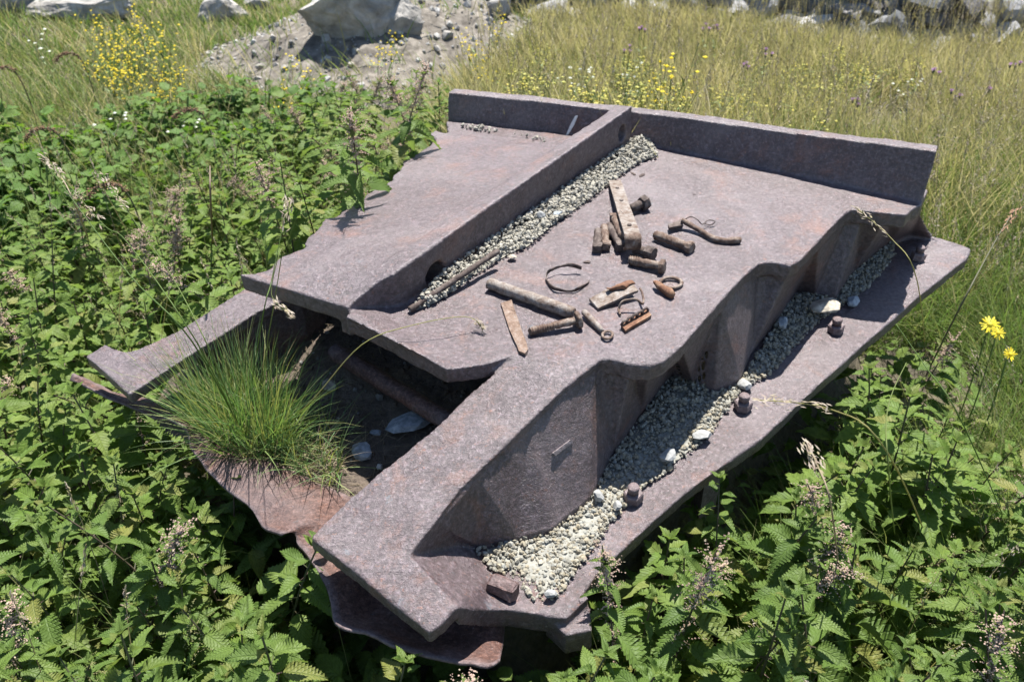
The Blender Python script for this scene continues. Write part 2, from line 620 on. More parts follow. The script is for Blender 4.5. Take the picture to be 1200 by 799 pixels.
M['grass_dry'] = leaf_mat('meadow_grass', [(0.42, 0.36, 0.18), (0.33, 0.30, 0.12), (0.48, 0.42, 0.25), (0.27, 0.27, 0.09), (0.44, 0.38, 0.20), (0.52, 0.46, 0.31)], 0.45, False, 0.6, 0.2, None, [(0.22, 0.24, 0.075), (0.30, 0.29, 0.11), (0.42, 0.36, 0.21), (0.19, 0.21, 0.065), (0.38, 0.32, 0.19)], (1.05, 1.05, 0.9))
M['grass_green'] = leaf_mat('green_grass', [(0.09, 0.15, 0.038), (0.12, 0.18, 0.045), (0.16, 0.20, 0.06), (0.24, 0.23, 0.10)], 0.42, False, 0.55, 0.2, None, None, (1.05, 1.15, 0.75))
M['grass_tuft'] = leaf_mat('tuft_grass', [(0.096, 0.174, 0.065), (0.126, 0.210, 0.081), (0.156, 0.228, 0.078), (0.288, 0.276, 0.117), (0.108, 0.192, 0.072)], 0.35, False, 0.45, 0.2)
M['straw'] = leaf_mat('dead_straw', [(0.24, 0.19, 0.12), (0.34, 0.28, 0.19), (0.17, 0.13, 0.09)], 0.25, False, 0.7, 0.2)
M['straw_dark'] = leaf_mat('old_straw', [(0.13, 0.10, 0.065), (0.24, 0.19, 0.13), (0.09, 0.07, 0.05)], 0.2, False, 0.8, 0.2)
M['seed'] = leaf_mat('seed_head', [(0.317, 0.266, 0.209), (0.374, 0.324, 0.266), (0.259, 0.194, 0.158), (0.288, 0.259, 0.144)], 0.35, False, 0.7, 0.2)
M['dockseed'] = flat_mat('dock_seed', [(0.16, 0.085, 0.05), (0.22, 0.13, 0.075)], 0.8)
M['yellow'] = leaf_mat('yellow_petal', [(0.72, 0.55, 0.02), (0.78, 0.62, 0.05), (0.66, 0.56, 0.06)], 0.3, False, 0.6, 0.2)
M['lime'] = leaf_mat('lime_flower', [(0.506, 0.460, 0.127), (0.437, 0.425, 0.127), (0.575, 0.483, 0.103)], 0.3, False, 0.6, 0.2)
M['purple'] = leaf_mat('thistle_flower', [(0.40, 0.24, 0.50), (0.46, 0.30, 0.56), (0.34, 0.18, 0.46)], 0.25, False, 0.6, 0.2)
M['thistle_bud'] = flat_mat('thistle_bud', [(0.13, 0.10, 0.10), (0.11, 0.12, 0.07)], 0.7)
M['white_flower'] = leaf_mat('white_flower', [(0.62, 0.62, 0.58), (0.7, 0.7, 0.66)], 0.3, False, 0.6, 0.2)
M['chalk'] = flat_mat('white_mark', [(0.6, 0.6, 0.57), (0.66, 0.66, 0.63)], 0.9)

# ------------------------------------------------------------------ slab outline in plan and in view
SLAB_PLAN_PX = [(100, 418, -.13), (280, 322, 0), (410, 243, 0), (525, 145, 0), (1095, 225, 0), (1137, 295, -.26), (893, 518, -.26),
                (664, 724, -.26), (583, 782, -.24), (396, 735, -.2), (320, 631, -.22), (190, 492, -.25), (85, 449, -.25)]
SLAB_PLAN = [tuple(U(*q)[:2]) for q in SLAB_PLAN_PX]
SLAB_VIEW = [(100, 418), (123, 403), (280, 322), (350, 290), (410, 243), (462, 203), (523, 158), (525, 108), (740, 130), (1098, 177), (1080, 240),
             (1137, 292), (1133, 310), (1020, 405), (893, 524), (846, 556), (756, 631), (694, 720), (690, 748), (590, 782), (428, 745), (396, 735), (384, 688), (350, 636), (320, 631), (243, 553), (220, 505), (85, 449)]

# ------------------------------------------------------------------ ground
MOUND_PLAN = [tuple(U(*q)[:2]) for q in [(250, 468, -.28), (325, 352, -.28), (560, 160, -.28), (960, 215, -.28), (1010, 300, -.28), (760, 545, -.28),
                                         (590, 690, -.28), (455, 665, -.28), (345, 545, -.28)]]


def sstep(t):
    t = np.clip(t, 0, 1)
    return t * t * (3 - 2 * t)


def ground_np(x, y):
    z = 0.05 * np.sin(x * 1.3 + 0.7) * np.cos(y * 0.9) + 0.025 * np.sin(x * 3.1 + y * 2.3)
    z = z * sstep((np.hypot(x, y - 1.5) - 0.5) / 3)
    # the back of the meadow climbs gently to the stony bank
    z = z + 0.06 * sstep((y - 4.0) / 4.0)
    z = z + 0.12 * sstep((-x - 1.5) / 3)
    d = dist_poly_np(x, y, MOUND_PLAN)
    b = P0 + PN * (-.305)
    pz = b.z - (PN.x * (x - b.x) + PN.y * (y - b.y)) / PN.z
    f = sstep((d + 0.10) / 0.14)
    return z * (1 - f) + pz * f


def ground_z(x, y):
    return float(ground_np(np.array([x]), np.array([y]))[0])


def grid_mesh(name, X, Y, Z, keep=None):
    ny, nx = X.shape
    v = np.stack([X, Y, Z], -1).reshape(-1, 3)
    i = np.arange(ny * nx).reshape(ny, nx)
    q = np.stack([i[:-1, :-1], i[:-1, 1:], i[1:, 1:], i[1:, :-1]], -1).reshape(-1, 4)
    if keep is not None:
        q = q[keep.reshape(-1)[q].any(1)]
        u_, inv = np.unique(q, return_inverse=True)
        v, q = v[u_], inv.reshape(q.shape)
    return np_mesh(name, v, q)


def axis(a, b, n, far, k):
    core = np.linspace(a, b, n)
    s = np.geomspace((b - a) / n, far, k)
    return np.concatenate([a - s[::-1], core, b + s])


xs = axis(-5, 6, 190, 900, 26)
ys = axis(-1, 10, 190, 900, 26)
X, Y = np.meshgrid(xs, ys)
Z = ground_np(X, Y)
far = np.hypot(X, Y) > 14
g = link('ground', grid_mesh('ground', X, Y, Z), M['ground'])
tag(g, kind='structure')


def march(px, py, fz, t0=.6, t1=16.0):
    """where the sight line through px,py first meets the surface z = fz(x, y)"""
    v = ray(px, py)
    a = t0
    n = 160
    for i in range(1, n + 1):
        b = t0 + (t1 - t0) * i / n
        q = CAM + v * b
        if q.z < fz(q.x, q.y):
            for _ in range(12):
                m = (a + b) / 2
                q = CAM + v * m
                if q.z < fz(q.x, q.y):
                    b = m
                else:
                    a = m
            q = CAM + v * b
            return Vector((q.x, q.y, fz(q.x, q.y)))
        a = b
    q = CAM + v * t1
    return Vector((q.x, q.y, fz(q.x, q.y)))


def ground_hit(px, py):
    return march(px, py, ground_z)

# ------------------------------------------------------------------ the slab of cast iron
HF = -0.26                                   # level of the bolted flange under the plate
slab_base = U(640, 400, -.30)
slab = empty('iron_slab', slab_base, 'big broken slab of purple brown cast iron with upturned rear lip, rib and folded side', 'iron slab')

# top plate: the dished right field ...
plate_top = [U(x, y, h) for x, y, h in [
    (405, 371, .042), (428, 381, .028), (452, 393, .016), (486, 413, .012), (508, 424, .018), (523, 432, .020), (545, 430, .012), (570, 426, .004), (603, 416, 0),
    (650, 424, 0), (696, 426, 0), (704, 421, 0), (716, 421, 0), (738, 427, -.006), (762, 430, -.012), (780, 423, -.008), (800, 405, 0), (845, 352, 0), (872, 323, 0), (889, 309, 0), (902, 307, 0), (926, 312, -.006), (938, 305, 0),
    (970, 271, 0), (990, 250, 0), (998, 246, 0), (1013, 247, 0), (1040, 250, 0), (1062, 252, 0), (1070, 244, 0), (1079, 241, 0), (1088, 222, 0), (745, 150, 0),
    (720, 152, 0), (640, 205, 0), (540, 275, 0), (480, 318, 0), (440, 350, .004), (412, 363, .038)]]
bm_plate = prism(plate_top, 0.040)


def solid_grid(rows, thick, bm=None):
    """closed slab whose top is a grid of points"""
    bm = bm or bmesh.new()
    t = [[bm.verts.new(p) for p in r] for r in rows]
    d = [[bm.verts.new(p - PN * thick) for p in r] for r in rows]
    n, m = len(rows), len(rows[0])
    for i in range(n - 1):
        for j in range(m - 1):
            bm.faces.new((t[i][j], t[i][j + 1], t[i + 1][j + 1], t[i + 1][j]))
            bm.faces.new((d[i][j], d[i + 1][j], d[i + 1][j + 1], d[i][j + 1]))
    for i in range(n - 1):
        bm.faces.new((t[i][0], t[i + 1][0], d[i + 1][0], d[i][0]))
        bm.faces.new((t[i + 1][-1], t[i][-1], d[i][-1], d[i + 1][-1]))
    for j in range(m - 1):
        bm.faces.new((t[0][j + 1], t[0][j], d[0][j], d[0][j + 1]))
        bm.faces.new((t[-1][j], t[-1][j + 1], d[-1][j + 1], d[-1][j]))
    bmesh.ops.recalc_face_normals(bm, faces=bm.faces)
    return bm


def resample(pts, n):
    """n points evenly spaced along a polyline"""
    L = [0]
    for i in range(1, len(pts)):
        L.append(L[-1] + (pts[i] - pts[i - 1]).length)
    out = []
    k = 0
    for i in range(n):
        s_ = L[-1] * i / (n - 1)
        while k < len(pts) - 2 and L[k + 1] < s_:
            k += 1
        out.append(pts[k].lerp(pts[k + 1], (s_ - L[k]) / max(1e-9, L[k + 1] - L[k])))
    return out


# rib: a wedge from nothing at the front to the height of the lip at the back, right face upright
B0, B1 = U(507, 337, 0), U(738, 172, 0)
rd = (B1 - B0)
rl = rd.length
rdn = rd.normalized()
rside = PN.cross(rdn).normalized()           # to the left of the rib
rib_prof = [(407, 363, .046, .042), (426, 363, .060, .022), (447, 363, .076, .002), (466, 360, .088, 0), (482, 352, .097, 0), (507, 337, .104, 0), (560, 299, .110, 0), (640, 242, .117, 0), (700, 199, .123, 0), (738, 172, .128, 0)]
bm_rib = bmesh.new()
foot = [U(x, y, f_) for x, y, h, f_ in rib_prof]
lo = [p - PN * (.03 + q[3]) for p, q in zip(foot, rib_prof)]
hi = [p + PN * (q[2] - q[3] + .001) for p, q in zip(foot, rib_prof)]
NB = len(foot)
off = [rside * (0.060 - .006 * i / NB) - PN * (.006 + .006 * i / NB) for i in range(NB)]
offl = [rside * .075 for i in range(NB)]
off[0], offl[0] = rside * .02, rside * .03
# ... and the left field, warped up to run flush into the rib at the front
hL = (.046, .060, .075, .087, .094, .096, .088, .062, .030, .012)
right_line = [p + rside * .012 + PN * (h - q[3]) for p, q, h in zip(foot, rib_prof, hL)]
left_line = [U(x, y, h) for x, y, h in [
    (281, 322, .052), (303, 320, .050), (318, 312, .050), (336, 298, .048), (352, 291, .046), (357, 277, .045), (372, 270, .044), (380, 257, .043), (396, 254, .042), (410, 243, .040), (421, 238, .039), (430, 227, .037), (458, 213, .033),
    (462, 203, .031), (470, 199, .030), (473, 190, .028), (494, 177, .020), (512, 163, .010), (504, 157, .006), (508, 152, .004), (523, 158, .004), (523, 142, 0)]]
LL, RR_ = resample(left_line, 110), resample(right_line, 110)
for i in range(1, 109):
    LL[i] = LL[i] + (LL[i] - RR_[i]).normalized() * (.010 * noise.noise(LL[i] * 24) + .008 * noise.noise(LL[i] * 70))
bm_left = solid_grid([[a_.lerp(b_, j / 8) for j in range(9)] for a_, b_ in zip(LL, RR_)], .042)
A = [bm_rib.verts.new(p) for p in lo]
Bv = [bm_rib.verts.new(p) for p in hi]
A2 = [bm_rib.verts.new(p + offl[i]) for i, p in enumerate(lo)]
B2 = [bm_rib.verts.new(p + off[i]) for i, p in enumerate(hi)]
for i in range(NB - 1):
    for q in ((A[i], A[i + 1], Bv[i + 1], Bv[i]), (A2[i + 1], A2[i], B2[i], B2[i + 1]), (Bv[i], Bv[i + 1], B2[i + 1], B2[i]), (A[i + 1], A[i], A2[i], A2[i + 1])):
        bm_rib.faces.new(q)
bm_rib.faces.new((A[0], Bv[0], B2[0], A2[0]))
bm_rib.faces.new((Bv[-1], A[-1], A2[-1], B2[-1]))
bmesh.ops.recalc_face_normals(bm_rib, faces=bm_rib.faces)


def cut(bm, cutters):
    """subtract closed cutters from bm"""
    me = bpy.data.meshes.new('work')
    bm.to_mesh(me)
    bm.free()
    o = bpy.data.objects.new('work', me)
    col.objects.link(o)
    tmp = []
    for c in cutters:
        m2 = bpy.data.meshes.new('work_cut')
        c.to_mesh(m2)
        c.free()
        o2 = bpy.data.objects.new('work_cut', m2)
        col.objects.link(o2)
        md = o.modifiers.new('b', 'BOOLEAN')
        md.operation = 'DIFFERENCE'
        md.solver = 'EXACT'
        md.object = o2
        tmp.append(o2)
    dg = bpy.context.evaluated_depsgraph_get()
    out = bmesh.new()
    out.from_mesh(o.evaluated_get(dg).to_mesh())
    for x in tmp + [o]:
        bpy.data.objects.remove(x)
    return out


def rib_hole(t, h, ra, rb):
    c = B0 + rd * t + PN * h
    b = bmesh.new()
    n = 14
    r1 = [b.verts.new(c - rside * .1 + rdn * ra * math.cos(2 * math.pi * k / n) + PN * rb * math.sin(2 * math.pi * k / n)) for k in range(n)]
    r2 = [b.verts.new(c + rside * .2 + rdn * ra * math.cos(2 * math.pi * k / n) + PN * rb * math.sin(2 * math.pi * k / n)) for k in range(n)]
    for k in range(n):
        b.faces.new((r1[k], r1[(k + 1) % n], r2[(k + 1) % n], r2[k]))
    b.faces.new(r1[::-1])
    b.faces.new(r2)
    bmesh.ops.recalc_face_normals(b, faces=b.faces)
    return b


def rib_t(px, py):
    """where along the rib's right face a viewed point lies"""
    v = ray(px, py)
    nn = -rside
    t = (B0 - CAM).dot(nn) / v.dot(nn)
    p = CAM + v * t - B0
    return p.dot(rdn) / rl, p.dot(PN)


h1, h2 = rib_t(731, 163), rib_t(507, 322)
print('holes', h1, h2)
bm_rib = cut(bm_rib, [rib_hole(h1[0] - .012, .062, 0.023, 0.026), rib_hole(h2[0] + .012, .030, 0.034, 0.032)])

# rear lip
lip_front = [(523, 141), (613, 153), (677, 162), (740, 168), (778, 176), (932, 207), (1079, 240)]
lip_tops = [(525, 108), (613, 117), (677, 124), (740, 131), (778, 135), (932, 156), (1098, 177)]
lf, lt = [], []
for (ax, ay), (bx, by) in zip(lip_front, lip_tops):
    p = U(ax, ay, 0)
    v = ray(bx, by)
    # height of the lip where it stands a little back from its foot
    best = None
    for k in range(40, 240):
        h = k * 0.001
        q = U(bx, by, h)
        e = (q - PN * h - p)
        sc_ = abs(e.dot(Vector((0.5, 0.86, 0)).normalized()) - 0.34 * h)
        if best is None or sc_ < best[0]:
            best = (sc_, h, q)
    lf.append(p - PN * .035)
    lt.append(best[2])
backd = PN.cross((lf[0] - lf[-1]).normalized())
if backd.y < 0:
    backd = -backd
bm_lip = ribbon(lf, lt, [backd * 0.040] * len(lf))

# front arm, sloping end block, flange, side web
arm_top = [U(x, y, h) for x, y, h in [(640, 385, 0), (603, 414, 0), (575, 440, -.022), (548, 462, -.042), (513, 499, -.058), (475, 530, -.075), (440, 556, -.088), (404, 590, -.105), (364, 630, -.12),
                                      (420, 673, -.132), (503, 741, -.15), (520, 728, -.148), (536, 710, -.143), (510, 682, -.132), (480, 650, -.12), (508, 614, -.10), (540, 572, -.08), (610, 504, -.045), (660, 456, -.015), (698, 426, 0), (715, 405, 0)]]
bm_arm = prism(arm_top, 0.032)
end_top = [U(x, y, h) for x, y, h in [(478, 652, -.122), (536, 711, -.145), (552, 713, -.18), (571, 714, -.225), (595, 714, -.245), (640, 720, HF), (664, 724, HF), (690, 700, HF), (668, 668, HF), (600, 650, HF), (556, 640, -.25), (520, 640, -.19)]]
cen = U(574, 676, -.252)
bm_end = bmesh.new()
tv = [bm_end.verts.new(p) for p in end_top]
bv = [bm_end.verts.new(p - PN * .055) for p in end_top]
ct, cb = bm_end.verts.new(cen), bm_end.verts.new(cen - PN * .06)
for i in range(len(tv)):
    j = (i + 1) % len(tv)
    bm_end.faces.new((tv[i], tv[j], ct))
    bm_end.faces.new((bv[j], bv[i], cb))
    bm_end.faces.new((tv[j], tv[i], bv[i], bv[j]))
bmesh.ops.recalc_face_normals(bm_end, faces=bm_end.faces)
# broken lump of iron under the end of the flange
lump = [U(x, y, HF - .02) for x, y in [(640, 722), (668, 702), (692, 712), (694, 738), (664, 744)]]
bm_lump = prism(lump, 0.06)

fl_top = [U(x, y, HF) for x, y in [(640, 722), (664, 724), (700, 672), (737, 637), (799, 581), (846, 546), (893, 514), (955, 455), (1020, 397), (1075, 349), (1133, 303), (1138, 292), (1120, 285), (1090, 276), (1060, 262), (960, 320), (850, 392), (700, 530), (590, 610), (540, 640)]]
bm_fl = prism(fl_top, 0.036)

web_rows = [  # (top x, y, h) , (bottom x, y, h)
    ((484, 650, -.13), (548, 640, -.245)),
    ((512, 616, -.112), (562, 640, -.245)),
    ((560, 560, -.085), (605, 632, -.245)),
    ((620, 500, -.055), (648, 620, -.245)),
    ((664, 458, -.025), (668, 602, -.245)),
    ((697, 428, -.01), (690, 585, -.245)),
    ((714, 424, -.02), (718, 532, -.245)),
    ((740, 429, -.02), (752, 484, -.245)),
    ((762, 433, -.02), (788, 437, -.245)),
    ((800, 409, -.02), (812, 448, -.245)),
    ((845, 356, -.02), (838, 457, -.245)),
    ((889, 312, -.02), (867, 447, -.245)),
    ((902, 311, -.02), (880, 415, -.245)),
    ((926, 316, -.02), (935, 341, -.245)),
    ((960, 286, -.02), (955, 345, -.245)),
    ((996, 250, -.02), (979, 349, -.245)),
    ((1013, 251, -.02), (1000, 318, -.245)),
    ((1040, 254, -.02), (1043, 284, -.245)),
    ((1063, 256, -.03), (1068, 274, -.245)),
    ((1079, 246, -.02), (1092, 277, -.245)),
]
wt = [U(*a) for a, b in web_rows]
wb = [U(*b) for a, b in web_rows]
# thickness goes inward, under the plate
ins = []
for i in range(len(wt)):
    a, b = wt[max(i - 1, 0)], wt[min(i + 1, len(wt) - 1)]
    d = (b - a).normalized()
    nn = PN.cross(d).normalized()
    ins.append(nn * 0.028)
bm_web = ribbon(wt, wb, ins)
ribbon([p + PN * .004 for p in wb], [p - PN * .03 for p in wb], ins, bm_web)

# left arm with its side wall, extended unseen under the plate to block light
la = [U(x, y, h) for x, y, h in [(100, 417, -.135), (123, 403, -.135), (146, 411, -.128), (160, 409, -.125), (205, 389, -.112), (278, 344, -.09), (320, 320, -.08), (345, 345, -.08), (300, 366, -.088), (266, 388, -.098), (186, 439, -.122), (151, 462, -.132)]]
bm_la = prism(la, 0.03)
lw_t = [U(x, y, h - .02) for x, y, h in [(300, 366, -.088), (266, 388, -.098), (226, 413, -.11)]]
lw_b = [p - PN * .17 for p in lw_t]
lw_t += [U(420, 262, -.02)]
lw_t = [lw_t[2], lw_t[1], lw_t[0], U(340, 318, -.03), U(420, 252, -.03), U(520, 170, -.03)]
lw_b = [p - PN * q for p, q in zip(lw_t, (.14, .15, .16, .26, .26, .26))]
rgt = [(p + rdn * 0) for p in lw_t]
bm_lw = ribbon(lw_t, lw_b, [-rside * 0.02] * len(lw_t))

SRC = [('top_plate', bm_plate), ('top_plate', bm_left), ('rib', bm_rib), ('rear_lip', bm_lip), ('front_arm', bm_arm), ('end_block', bm_end), ('bolted_flange', bm_fl),
       ('folded_web', bm_web), ('left_arm', bm_la), ('left_wall_and_light_block', bm_lw), ('end_block', bm_lump)]
VOX = 0.0042
allb = bmesh.new()
trees, names = [], []
for nm, b in SRC:
    bmesh.ops.triangulate(b, faces=b.faces)
    trees.append(BVHTree.FromBMesh(b))
    names.append(nm)
    me = bpy.data.meshes.new('work')
    b.to_mesh(me)
    allb.from_mesh(me)
    bpy.data.meshes.remove(me)
me = bpy.data.meshes.new('work')
allb.to_mesh(me)
allb.free()
wo = bpy.data.objects.new('work', me)
col.objects.link(wo)
md = wo.modifiers.new('r', 'REMESH')
md.mode = 'VOXEL'
md.voxel_size = VOX
md = wo.modifiers.new('s', 'SMOOTH')
md.factor = 0.5
md.iterations = 1
dg = bpy.context.evaluated_depsgraph_get()
ev = wo.evaluated_get(dg).to_mesh()
nv = len(ev.vertices)
co = np.empty(nv * 3, np.float32)
ev.vertices.foreach_get('co', co)
co = co.reshape(-1, 3)
nrm = np.empty(nv * 3, np.float32)
ev.vertices.foreach_get('normal', nrm)
nrm = nrm.reshape(-1, 3)
quads = np.empty(len(ev.polygons) * 4, np.int32)
ok4 = all(len(p.vertices) == 4 for p in ev.polygons)
if ok4:
    ev.polygons.foreach_get('vertices', quads)
    quads = quads.reshape(-1, 4)
else:
    ev.calc_loop_triangles()
    quads = np.empty(len(ev.loop_triangles) * 3, np.int32)
    ev.loop_triangles.foreach_get('vertices', quads)
    quads = quads.reshape(-1, 3)
bpy.data.objects.remove(wo)
# hammered, corroded surface: broad dents and fine pitting
dsp = np.empty(nv, np.float32)
for i in range(nv):
    p = Vector(co[i])
    dsp[i] = noise.noise(p * 7.0) * 0.0032 + noise.noise(p * 24.0) * 0.0014 + noise.noise(p * 62.0) * 0.0006
co = co + nrm * dsp[:, None]
cen_f = co[quads].mean(1)
lab = np.empty(len(quads), np.int32)
vlab = {}
for i, c in enumerate(cen_f):
    v = Vector(c)
    bd, bi = 1e9, 0
    for k, t in enumerate(trees):
        h = t.find_nearest(v, 0.03)
        if h[3] is not None and h[3] < bd - 1e-5:
            bd, bi = h[3], k
    lab[i] = bi
uniq = []
for k, nm in enumerate(names):
    if nm not in uniq:
        uniq.append(nm)
for nm in uniq:
    ks = [k for k, n_ in enumerate(names) if n_ == nm]
    sel = quads[np.isin(lab, ks)]
    if len(sel) == 0:
        continue
    used, inv = np.unique(sel, return_inverse=True)
    pm = np_mesh(nm, co[used] - np.array(slab_base, np.float32), inv.reshape(sel.shape))
    # keep the casting's continuous shading across the seams between parts
    try:
        pm.normals_split_custom_set_from_vertices([tuple(v) for v in nrm[used]])
    except Exception:
        pass
    link(nm, pm, M['iron'], slab)

# crumpled bottom sheet
sheet_rows = [  # outer, inner
    ((84, 449, -.235), (100, 444, -.25)), ((105, 457, -.235), (112, 448, -.25)), ((125, 464, -.235), (130, 455, -.25)), ((180, 488, -.235), (196, 478, -.26)),
    ((200, 494, -.235), (215, 484, -.26)), ((220, 506, -.235), (232, 497, -.255)), ((224, 522, -.235), (262, 508, -.255)), ((241, 552, -.24), (305, 535, -.25)),
    ((268, 579, -.24), (345, 552, -.25)), ((296, 597, -.23), (385, 572, -.25)), ((311, 622, -.225), (410, 585, -.25)), ((328, 631, -.215), (430, 590, -.25)),
    ((345, 626, -.215), (450, 600, -.25)), ((351, 637, -.215), (470, 610, -.25)), ((368, 663, -.225), (490, 620, -.25)), ((385, 690, -.235), (510, 640, -.26)),
    ((391, 715, -.24), (525, 660, -.27)), ((398, 737, -.245), (540, 675, -.28)), ((428, 746, -.25), (550, 680, -.29)), ((480, 762, -.255), (565, 680, -.30)), ((540, 777, -.26), (580, 690, -.31)), ((572, 782, -.265), (590, 700, -.31)), ((586, 774, -.27), (595, 700, -.31))]
oo = spline([U(*a) for a, b in sheet_rows], 3)
ii = spline([U(*b) for a, b in sheet_rows], 3)
bm = bmesh.new()
NR = 14
rows = []
for k in range(len(oo)):
    t = k / (len(oo) - 1)
    row = []
    for j in range(NR + 1):
        s = j / NR
        p = oo[k].lerp(ii[k], s)
        # rolled outer rim, a belly behind it, buckles along the torn length
        bel = 0.014 * math.sin(math.pi * min(1, s * 1.5)) * (1 if t < 0.62 else -1.2) + .008 * math.sin(k * .62 + 2.2 * s) * (1 - .6 * s)
        roll = .006 * max(0, 1 - s * 7) ** 2
        buck = 0.016 * noise.noise(p * 9.0) + 0.008 * noise.noise(p * 24) + .016 * (abs(noise.noise(p * 11 + Vector((5, 2, 1)))) - .2) + .003 * noise.noise(p * 60)
        row.append(bm.verts.new(p + PN * (bel + roll + buck * min(1, s * 5 + .25))))
    for v_ in row[:2]:
        v_.co += (oo[k] - ii[k]).normalized() * .010 * noise.noise(oo[k] * 22)
    rows.append(row)
for k in range(len(rows) - 1):
    for j in range(NR):
        bm.faces.new((rows[k][j], rows[k + 1][j], rows[k + 1][j + 1], rows[k][j + 1]))
bmesh.ops.recalc_face_normals(bm, faces=bm.faces)
up_n = sum((f.normal.dot(PN) for f in bm.faces))
if up_n < 0:
    bmesh.ops.reverse_faces(bm, faces=bm.faces)
ge = bmesh.ops.solidify(bm, geom=list(bm.faces), thickness=0.006)
o = obj('crumpled_sheet', bm, M['iron_sheet'], slab)
o['label'] = 'crumpled thin rusty bottom sheet curling out under the front'

# pipe running through the open end
bm = bmesh.new()
pa, pb = U(392, 412, -.185), U(530, 497, -.185)
lathe(bm, pa, pb, [(0, .021)] + [((pb - pa).length * k / 14, .0215) for k in range(1, 14)] + [((pb - pa).length, .021)], 18, 0.03)
rough(bm, .0015, 40)
o = obj('pipe', bm, M['iron_sheet'], slab)


def hexnut(bm, c, up, r, h, rot=0.0, seg=6):
    lathe(bm, c, c + up * h, [(0, r * .97), (h * .12, r), (h * .85, r), (h, r * .86)], seg, 0.02, rot)


bolt_px = [(1075, 303), (979, 388), (870, 478), (742, 585)]
for i, (x, y) in enumerate(bolt_px):
    c = U(x, y, HF + .002)
    lean = (PN + Vector((random.uniform(-.08, .08), random.uniform(-.05, .05), 0))).normalized()
    bm = bmesh.new()
    lathe(bm, c - lean * .02, c + lean * .05, [(0, .0115), (.040, .0115), (.046, .0105), (.048, .0125), (.058, .0128), (.061, .011)], 14, 0.03)
    rough(bm, .0012, 60, i)
    b = obj('bolt', bm, M['iron_bolt'], slab)
    bm = bmesh.new()
    hexnut(bm, c, lean, .0215, .022, rot=i * .4 + .2)
    rough(bm, .0010, 50, i)
    obj('nut', bm, M['iron_bolt'], b, smooth=False)
# support foot under the flange
bm = prism([U(x, y, HF - .03) for x, y in [(826, 566), (846, 552), (838, 530), (815, 545)]], .12)
obj('bracket', bm, M['iron_bolt'], slab, smooth=False)


def on_part(name, x, y, out=.0012):
    """point of a part's surface seen at x,y"""
    best = None
    for nm_, t_ in zip(names, trees):
        if nm_ == name:
            h_ = t_.ray_cast(CAM, ray(x, y).normalized())
            if h_[0] is not None and (best is None or h_[3] < best[1]):
                best = (h_[0] - ray(x, y).normalized() * out, h_[3])
    return best[0] if best else None


def mark(name, part, px, mat, thick=.002):
    pts = [on_part(part, x, y, .004) for x, y in px]
    if any(q is None for q in pts):
        return
    n_ = (pts[1] - pts[0]).cross(pts[2] - pts[0]).normalized()
    if n_.dot(CAM - pts[0]) < 0:
        n_ = -n_
    b_ = prism(pts, .008, down=-n_)
    rough(b_, .0006, 90, 3)
    obj(name, b_, mat, slab, smooth=False)


mark('lime_streak', 'rear_lip', [(663, 159), (666, 158), (673, 146), (677, 136), (674, 136), (669, 145)], M['chalk'])
mark('lime_fleck', 'top_plate', [(368, 377), (371, 374), (373, 379), (371, 382)], M['chalk'])
mark('weld_bead', 'folded_web', [(648, 531), (651, 534), (672, 518), (669, 515)], M['iron'])

# ------------------------------------------------------------------ stones and gravel
def rock_shape(seed, sub=1, flat=0.75, amp=0.28, cuts=4):
    """angular broken stone of radius about 1"""
    r = random.Random(seed)
    b = bmesh.new()
    bmesh.ops.create_icosphere(b, subdivisions=sub, radius=1)
    o = Vector((r.uniform(0, 50), r.uniform(0, 50), r.uniform(0, 50)))
    planes = []
    for _ in range(cuts):
        n = Vector((r.gauss(0, 1), r.gauss(0, 1), r.gauss(0, 1))).normalized()
        planes.append((n, r.uniform(0.45, 0.8)))
    sx, sy = r.uniform(.85, 1.25), r.uniform(.7, 1.0)
    for v in b.verts:
        v.co += noise.noise_vector(v.co * 1.1 + o) * amp
        for n, d in planes:
            q = v.co.dot(n) - d
            if q > 0:
                v.co -= n * q * .92
        v.co.x *= sx
        v.co.y *= sy
        v.co.z *= flat
    return b


def rock_np(seed, sub=1, flat=.75, amp=.28, cuts=4):
    b = rock_shape(seed, sub, flat, amp, cuts)
    b.verts.ensure_lookup_table()
    v = np.array([tuple(x.co) for x in b.verts], np.float32)
    f = np.array([[x.index for x in q.verts] for q in b.faces], np.int32)
    b.free()
    return v, f


def rand_rot(n):
    q = rng.normal(size=(n, 4))
    q /= np.linalg.norm(q, axis=1)[:, None]
    a, b, c, d = q.T
    return np.stack([np.stack([1 - 2 * (c * c + d * d), 2 * (b * c - a * d), 2 * (b * d + a * c)], -1),
                     np.stack([2 * (b * c + a * d), 1 - 2 * (b * b + d * d), 2 * (c * d - a * b)], -1),
                     np.stack([2 * (b * d - a * c), 2 * (c * d + a * b), 1 - 2 * (b * b + c * c)], -1)], 1)


def merge(parts):
    V, F, o_ = [], [], 0
    for v, f in parts:
        V.append(v)
        F.append(f + o_)
        o_ += len(v)
    return np.concatenate(V), np.concatenate(F)


def scatter_np(protos, pos, size, rot=None):
    """merged arrays of many prototypes placed at pos with size"""
    n = len(pos)
    rot = rand_rot(n) if rot is None else rot
    pick = rng.integers(0, len(protos), n)
    V, F = [], []
    off = 0
    for k, (v, f) in enumerate(protos):
        ids = np.where(pick == k)[0]
        if len(ids) == 0:
            continue
        vv = np.einsum('nij,vj->nvi', rot[ids], v) * size[ids][:, None, None] + pos[ids][:, None, :]
        ff = f[None] + (np.arange(len(ids)) * len(v))[:, None, None] + off
        V.append(vv.reshape(-1, 3))
        F.append(ff.reshape(-1, f.shape[1]))
        off += vv.shape[0] * vv.shape[1]
    return np.concatenate(V), np.concatenate(F)


